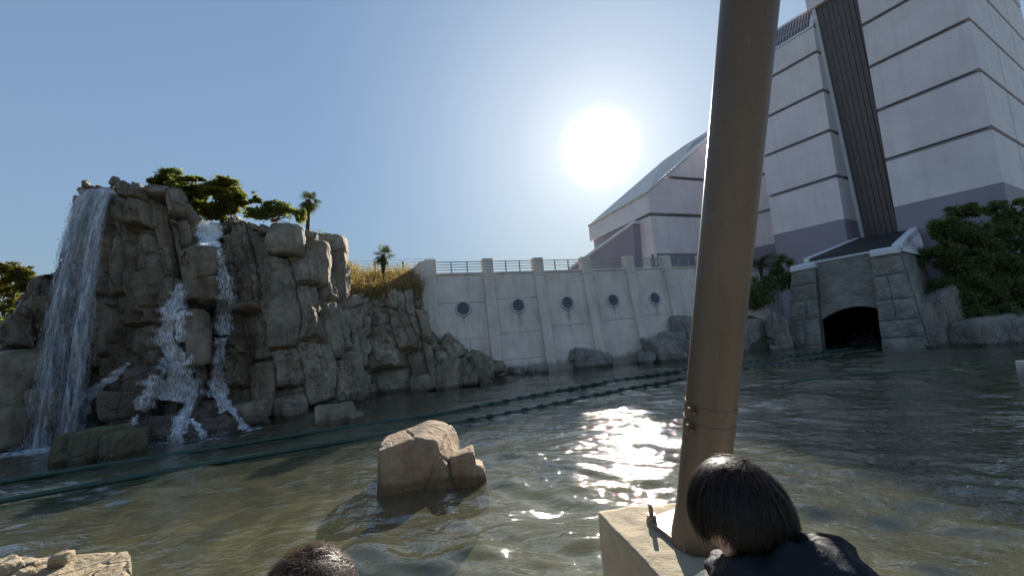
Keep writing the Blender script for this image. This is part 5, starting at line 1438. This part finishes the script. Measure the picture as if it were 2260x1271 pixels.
def build_pole():
    base = onz(1540, 1188, ZB + .03)
    R0 = .124
    p_mid = at(1567, 880, 2.18); 
    p_top = at(1654, 0, 1.70)
    d = unit(p_top - base)
    root = thing('leaning_pole', 'thick weathered beige brown steel pole leaning up from the concrete plinth', 'pole', loc=tuple(base))
    top = base + d * 6.0
    a = unit(np.cross(d, UP)); b = np.cross(d, a)
    # shaft
    def ring(p, r, n=48): return [p + (a * math.cos(t) + b * math.sin(t)) * r for t in np.linspace(0, 2 * math.pi, n + 1)[:-1]]
    hs = np.concatenate([[-.04, .0], np.linspace(.02, 6, 40)]); V = []
    for h in hs: V += ring(base + d * h, R0 * (1 + (.10 if h < .03 else 0)))
    m = len(hs); n = 48
    F = [(i * n + k, i * n + (k + 1) % n, (i + 1) * n + (k + 1) % n, (i + 1) * n + k) for i in range(m - 1) for k in range(n)] + [tuple((m - 1) * n + k for k in range(n))]
    MB().add(V, F).build('shaft', M['pole'], root, smooth=True)
    # two clamp bands with bolted ears
    hv = [float(np.dot(onpl_line, d)) for onpl_line in (at(1567, 893, 2.18) - base, at(1562, 932, 2.18) - base)]
    side = a if np.dot(a, [1, 0, 0]) > 0 else -a
    bk = np.cross(side, d)
    for h in hv:
        c = base + d * h; V = []
        for hh, rr in ((-.030, R0 + .0005), (-.030, R0 + .003), (.030, R0 + .003), (.030, R0 + .0005)): V += ring(c + d * hh, rr)
        F = [(i * n + k, i * n + (k + 1) % n, (i + 1) * n + (k + 1) % n, (i + 1) * n + k) for i in range(3) for k in range(n)]
        bo = MB().add(V, F).build('clamp_band', M['pole'], root, smooth=False)
        for sg in (-1, 1):
            MB().box(c + side * sg * (R0 + .022), side, d, bk, .018, .024, .010).box(c + side * sg * (R0 + .024) + bk * .018, side, d, bk, .010, .010, .010).build('clamp_ear', M['pole_band'], bo, .003)
    # base plate and anchor bolts
    zz = ZB + .0
    q = [onz(x, y, zz) for x, y in ((1426, 1156), (1500, 1130), (1640, 1195), (1512, 1224))]
    pl = MB().prism([v - UP * .03 for v in q], UP * .065).build('base_plate', M['plate'], root, .006)
    for k in range(4):
        v = q[k] * .84 + np.mean(q, axis=0) * .16 + UP * .03
        b_ = MB().tube([v, v + UP * .10], .014, 8).build('anchor_bolt', M['plate'], pl, smooth=False)
        MB().tube([v + UP * .0, v + UP * .035], .028, 6).build('nut', M['plate'], pl)
build_pole()
def build_ledge():
    z = 1.62
    c = [onz(-120, 1238, z), onz(282, 1218, z), onz(300, 1300, z), onz(-150, 1330, z)]
    cen = np.mean(c, axis=0)
    root = thing('stone_ledge', 'flat tan stone ledge in the bottom left corner with loose stones on it', 'ledge', loc=(cen[0], cen[1], -.7))
    lo = [v * [1, 1, 0] + [0, 0, -.8] for v in c]
    f, g = np.meshgrid(np.linspace(0, 1, 80), np.linspace(0, 1, 30), indexing='ij')
    def fc(q):
        A = q[0] * ((1 - f) * (1 - g))[..., None] + q[1] * (f * (1 - g))[..., None] + q[2] * (f * g)[..., None] + q[3] * ((1 - f) * g)[..., None]; return A.reshape(-1, 3)
    VV = [fc(c), fc([lo[0], lo[1], c[1], c[0]]), fc([lo[1], lo[2], c[2], c[1]]), fc([lo[3], lo[2], c[2], c[3]])]
    V = np.concatenate(VV); Fq = np.concatenate([grid_faces(80, 30) + i * 2400 for i in range(4)])
    V = V + np.stack([fbm(V * 4, 3 + i, 4) * .02 for i in range(3)], -1)
    o = mesh_obj('ledge_slab', V, Fq, M['ledge'], root)
    md = o.modifiers.new('weld', 'WELD'); md.merge_threshold = .0008
    for k, (px, py, s, nm, lb) in enumerate([(135, 1230, .048, 'loose_stone', 'yellowish loose stone, the rightmost on the bottom left ledge'), (70, 1240, .026, 'loose_stone', 'small dark loose stone in the middle of the bottom left ledge'), (15, 1252, .062, 'loose_stone', 'largest loose stone, at the left end of the bottom left ledge'), (58, 1260, .034, 'loose_stone', 'loose stone lying nearest the viewer on the bottom left ledge')]):
        p = onz(px, py + 8, z + .03)
        V, F = rock_shape((s * 1.25, s, s * .8), 700 + k, sub=4, rough=.08)
        V = V + p + UP * s * .4
        tag(mesh_obj(nm, V, F, M['ledge']), lb, 'stone', 'loose stones on the ledge')
build_ledge()

# ------------------------------------------------------------------ people
def skinned(name, joints, edges, mat, parent, root=0, sub=2):
    me = bpy.data.meshes.new(name); me.from_pydata([j[0] for j in joints], edges, [])
    o = bpy.data.objects.new(name, me); link(o, parent)
    me.materials.append(mat)
    o.modifiers.new('skin', 'SKIN'); s = o.modifiers.new('sub', 'SUBSURF'); s.levels = s.render_levels = sub
    if not me.skin_vertices: me.skin_vertices.new()
    for i, v in enumerate(me.skin_vertices[0].data):
        r = joints[i][1]; v.radius = r if hasattr(r, '__len__') else (r, r); v.use_root = (i == root)
    o.modifiers['skin'].use_smooth_shade = True
    return o
def hair_strands(name, mat, parent, C_, R3, frame, whorl, n, seed, length, limfn, width=.0011, wave=.0, lift=.006, jitter=.05, jag=.06, swirl=.3):
    """strands that leave the whorl, follow the skull and stop at a ragged hairline; frame = (x, y, z) axes of the head"""
    rs = np.random.RandomState(seed); ax = np.array(frame)
    w = unit(np.asarray(whorl, float)); t1 = unit(np.cross(w, [.3, 1, .2])); t2 = np.cross(w, t1)
    S = 14
    th0 = np.sqrt(rs.rand(n)) * length * .85; ph = rs.uniform(0, 2 * math.pi, n)
    lock = .5 + .25 * np.sin(ph * 61 + 5 * np.sin(ph * 7)) + .15 * np.sin(ph * 143)              # strands gather in locks
    ln = length * rs.uniform(.28, .55, n)
    V = np.zeros((n, S, 2, 3)); lay = rs.uniform(0, 1, n) * (.5 + .7 * lock)
    lag = rs.normal(0, jag, n); alive = np.ones(n, bool); last = None
    for i in range(S):
        f = i / (S - 1); th = th0 + ln * f
        p = ph + jitter * np.sin(ph * 40) * f + swirl * th / length + wave * np.sin(f * 7 + ph * 13 + lay * 6)
        d = np.cos(th)[:, None] * w + np.sin(th)[:, None] * (np.cos(p)[:, None] * t1 + np.sin(p)[:, None] * t2)
        tang = -np.sin(p)[:, None] * t1 + np.cos(p)[:, None] * t2
        alive = alive & (d[:, 2] > limfn(d) + lag - .03)
        r = 1 + (lift * (lay + .15 + .25 * f) + .014 * wave * np.sin(f * 9 + lay * 20)) / np.mean(R3)
        q = d * R3 * r[:, None]; wd = width * (1 - .75 * f)
        A, B = q + tang * wd, q - tang * wd
        if last is not None:
            A = np.where(alive[:, None], A, last); B = np.where(alive[:, None], B, last)
        V[:, i, 0] = A; V[:, i, 1] = B; last = (A + B) / 2
    V = V.reshape(-1, 3) @ ax + C_
    base = (np.arange(n) * S * 2)[:, None, None]
    i = np.arange(S - 1); F0 = np.stack([i * 2, i * 2 + 1, i * 2 + 3, i * 2 + 2], -1)
    o = mesh_obj(name, V, (F0[None] + base).reshape(-1, 4), mat, parent)
    return o
def head_mesh(C_, R3, frame, face=True, earside=(1, -1)):
    """skull, jaw, nose, ears as one surface: x right, y face, z up in head space"""
    D, F = ico(5); V = D * R3
    y = D[:, 1]; z = D[:, 2]; x = D[:, 0]
    # taper to the jaw, flatten the face
    V[:, 0] *= 1 - .22 * np.clip(-z - .1, 0, 1); V[:, 1] *= 1 - .10 * np.clip(-z, 0, 1) * (y < 0)
    V[:, 1] -= .012 * np.clip(y - .75, 0, 1) * 4
    g = lambda cx, cz, s: np.exp(-((x - cx) ** 2 + (z - cz) ** 2) / s ** 2) * (y > 0)
    V[:, 1] += .022 * g(0, -.22, .13) + .006 * g(0, -.52, .2) - .007 * g(.35, -.02, .14) - .007 * g(-.35, -.02, .14)
    # cheeks
    V[:, 0] += np.sign(x) * .006 * np.exp(-((z + .35) ** 2 + (y - .55) ** 2) / .1)
    return V @ np.array(frame) + C_, F
def ear_mesh(pos, frame, s, side):
    u, v = np.meshgrid(np.linspace(0, 2 * math.pi, 25)[:-1], np.linspace(0, 1, 9), indexing='ij')
    rx = .5 + .0 * u; prof = np.sin(v * math.pi * .5)
    X = side * (.010 + .010 * np.sin(v * math.pi * 1.5 - .3)) ; Y = .017 * np.cos(u) * prof - .004 * np.sin(u); Z = (.030 * np.sin(u) + .003 * np.cos(2 * u)) * prof
    P = np.stack([X + 0 * u, Y, Z], -1).reshape(-1, 3) * s
    return P @ np.array(frame) + pos, grid_faces(24, 9, wrap=True)
def build_boy():
    HC = at(1634, 1138, 1.0)
    zdeck = 1.42
    foot = np.array([HC[0] + .06, HC[1] + .02, zdeck])
    root = thing('person', 'child in dark padded jacket with bowl cut black hair, head bowed, by the pole', 'person', loc=tuple(foot))
    # head frame: face turned to the left, a little away, and bowed
    fy = unit(np.array([-.56, .80, -.20])); fx = unit(np.cross(fy, UP)); fz = np.cross(fx, fy); fr_ = (fx, fy, fz)
    R3 = np.array([.085, .090, .102])
    # body (one skin mesh): legs, torso, neck, arms folded forward
    nk = np.array([HC[0] + .045, HC[1] - .030, HC[2] - .058])
    tall = nk[2] - .03 - foot[2]; hip = foot + UP * (tall - .46); ch = foot + UP * (tall - .24)
    fw = np.array([-.25, .97, 0]); rt = np.array([.97, .25, 0])
    J = [(tuple(hip), (.11, .09)), (tuple(hip + UP * .12), (.105, .085)), (tuple(ch + UP * .05), (.12, .09)), (tuple(nk - UP * .03), (.05, .05)), (tuple(nk + UP * .05), (.046, .046)), (tuple(HC - UP * .02), (.06, .06))]
    E_ = [(0, 1), (1, 2), (2, 3), (3, 4), (4, 5)]
    for sg in (-1, 1):
        b = len(J); sh = ch + rt * sg * .12 + UP * .10
        J += [(tuple(sh), .045), (tuple(sh + rt * sg * .07 - UP * .2 + fw * .03), .036), (tuple(sh + fw * .2 - UP * .26 + rt * sg * .0), .028), (tuple(sh + fw * .27 - UP * .25 - rt * sg * .02), .03)]
        E_ += [(2, b), (b, b + 1), (b + 1, b + 2), (b + 2, b + 3)]
        b = len(J)
        J += [(tuple(hip + rt * sg * .075 - UP * .06), .075), (tuple(foot + rt * sg * .085 + UP * .22), .052), (tuple(foot + rt * sg * .09 + UP * .06), .036), (tuple(foot + rt * sg * .09 + fw * .13 + UP * .035), .033)]
        E_ += [(0, b), (b, b + 1), (b + 1, b + 2), (b + 2, b + 3)]
    body = skinned('body', J, E_, M['skin'], root)
    V, F = head_mesh(HC, R3, fr_); hd = mesh_obj('head', V, F, M['skin'], body)
    for sg in (-1, 1):
        p = HC + fx * sg * .080 - fy * .006 - fz * .026
        V, F = ear_mesh(p, fr_, 1.08, sg); mesh_obj('ear', V, F, M['skin'], body)
    # hair: solid cap under the strands
    D, F = ico(5)
    ex = R3 * 1.085 + np.array([.004, .004, .006])
    limfn = lambda D: -.14 - .10 * np.clip(-D[:, 1] + .05, 0, 1) + .34 * np.clip(D[:, 1] - .35, 0, 1) + .26 * np.exp(-((D[:, 1] - .02) / .24) ** 2) * (np.abs(D[:, 0]) > .45)
    lim = limfn(D)
    r = np.where(D[:, 2] > lim, 1.0, .86 + .14 * np.exp(-np.clip(lim - D[:, 2], 0, 2) / .02))
    Vc = D * ex * (r * .985)[:, None]
    mesh_obj('hair', Vc @ np.array(fr_) + HC, F, M['hair'], body)
    hs = hair_strands('hair_strand', M['hair'], body, HC, ex, fr_, (.10, -.38, .92), 15000, 5, 2.0, limfn,  .0008, .07, .016, .2, .10)
    tag(hs, kind='stuff')
    # jacket: torso and sleeves, collar and hood
    JJ = [(tuple(hip - UP * .05), (.15, .12)), (tuple(hip + UP * .12), (.145, .12)), (tuple(ch + UP * .02), (.155, .12)), (tuple(ch + UP * .13 + (nk - ch) * [.5, .5, 0]), (.11, .09)), (tuple(nk - UP * .05), (.08, .075))]
    EE = [(0, 1), (1, 2), (2, 3), (3, 4)]
    for sg in (-1, 1):
        b = len(JJ); sh = ch + rt * sg * .150 + UP * .11
        JJ += [(tuple(sh), .088), (tuple(sh + rt * sg * .075 - UP * .2 + fw * .03), .062), (tuple(sh + fw * .19 - UP * .26), .05)]
        EE += [(3, b), (b, b + 1), (b + 1, b + 2)]
    jk = skinned('jacket', JJ, EE, M['jacket'], body)
    dm = jk.modifiers.new('folds', 'DISPLACE'); tx = bpy.data.textures.new('folds', 'CLOUDS'); tx.noise_scale = .07; dm.texture = tx; dm.strength = .03; dm.mid_level = .5; dm.texture_coords = 'LOCAL'
    # hood lying round the neck: a thick slack roll, deep at the back, with folds
    nu, nv = 96, 40; Vh = []
    bk = -fw
    for i in range(nu):
        a = 2 * math.pi * i / nu; back = .5 + .5 * math.cos(a)          # a = 0 at the back
        dirv = bk * math.cos(a) + rt * math.sin(a)
        cr_ = .085 + .020 * back
        cen_ = nk + dirv * cr_ - UP * .075 * (1 - back)
        rr = .030 + .030 * back
        for j in range(nv):
            b = 2 * math.pi * j / nv
            fold = 1 + .10 * math.sin(a * 5 + b * 2.0) + .07 * math.sin(a * 11 - b * 3) + .05 * math.sin(b * 5 + a * 3)
            Vh.append(cen_ + (dirv * math.cos(b) * 1.35 + UP * math.sin(b) * .95) * rr * fold)
    Vh = np.array(Vh); Vh = Vh + .004 * np.stack([fbm(Vh * 40, i, 3) for i in range(3)], -1)
    i, j = np.meshgrid(np.arange(nu), np.arange(nv), indexing='ij')
    Fh = np.stack([i * nv + j, ((i + 1) % nu) * nv + j, ((i + 1) % nu) * nv + (j + 1) % nv, i * nv + (j + 1) % nv], -1).reshape(-1, 4)
    mesh_obj('hood', Vh, Fh, M['jacket'], body)
    TJ = [(tuple(hip), (.115, .095))]; TE = []
    for sg in (-1, 1):
        b = len(TJ); TJ += [(tuple(hip + rt * sg * .075 - UP * .06), .082), (tuple(foot + rt * sg * .085 + UP * .22), .062), (tuple(foot + rt * sg * .09 + UP * .05), .05)]
        TE += [(0, b), (b, b + 1), (b + 1, b + 2)]
    skinned('trousers', TJ, TE, M['trousers'], body)
build_boy()
def build_second():
    HC = at(672, 1356, 1.12); zdeck = 1.42
    foot = np.array([HC[0], HC[1] - .02, zdeck])
    root = thing('person', 'child seen only by the top of tousled brown hair at the bottom edge', 'person', loc=tuple(foot))
    fy = unit(np.array([.25, .95, -.1])); fx = unit(np.cross(fy, UP)); fz = np.cross(fx, fy); fr_ = (fx, fy, fz)
    R3 = np.array([.082, .097, .108])
    nk = HC - UP * .12; hh = HC[2] - .13 - zdeck
    hip = foot + UP * hh * .55; ch = foot + UP * hh * .85; rt = np.array([1., 0, 0]); fw = np.array([0, 1., 0])
    J = [(tuple(hip), (.10, .085)), (tuple(ch), (.115, .085)), (tuple(nk), (.045, .045)), (tuple(HC), (.06, .06))]; E_ = [(0, 1), (1, 2), (2, 3)]
    for sg in (-1, 1):
        b = len(J); sh = ch + rt * sg * .12 + UP * .05
        J += [(tuple(sh), .045), (tuple(sh + rt * sg * .04 - UP * .18), .036), (tuple(sh + fw * .16 - UP * .2), .028)]; E_ += [(1, b), (b, b + 1), (b + 1, b + 2)]
        b = len(J)
        J += [(tuple(hip + rt * sg * .07 - UP * .05), .07), (tuple(foot + rt * sg * .08 + UP * hh * .28), .05), (tuple(foot + rt * sg * .08 + UP * .05), .036), (tuple(foot + rt * sg * .08 + fw * .12 + UP * .035), .033)]
        E_ += [(0, b), (b, b + 1), (b + 1, b + 2), (b + 2, b + 3)]
    body = skinned('body', J, E_, M['trousers'], root)
    V, F = head_mesh(HC, R3, fr_); mesh_obj('head', V, F, M['skin'], body)
    D, F = ico(5); ex = R3 * 1.10
    limfn = lambda D: -.3 - .4 * np.clip(-D[:, 1] + .1, 0, 1) + .4 * np.clip(D[:, 1] - .3, 0, 1)
    r = np.where(D[:, 2] > limfn(D), 1.0, .84) + .045 * fbm(D * 2.6, 9, 3) - .05 * np.exp(-((D[:, 0] - .12) / .12) ** 2) * (D[:, 2] > .3)
    mesh_obj('hair', (D * ex * r[:, None]) @ np.array(fr_) + HC, F, M['hair2'], body)
    for sd, wh, n in ((8, (-.22, -.3, .9), 6000), (9, (.34, -.2, .9), 6000)):
        tag(hair_strands('hair_strand', M['hair2'], body, HC, ex, fr_, wh, n, sd, 1.55, limfn, .0011, .16, .034, .5, .1, .8), kind='stuff')
build_second()
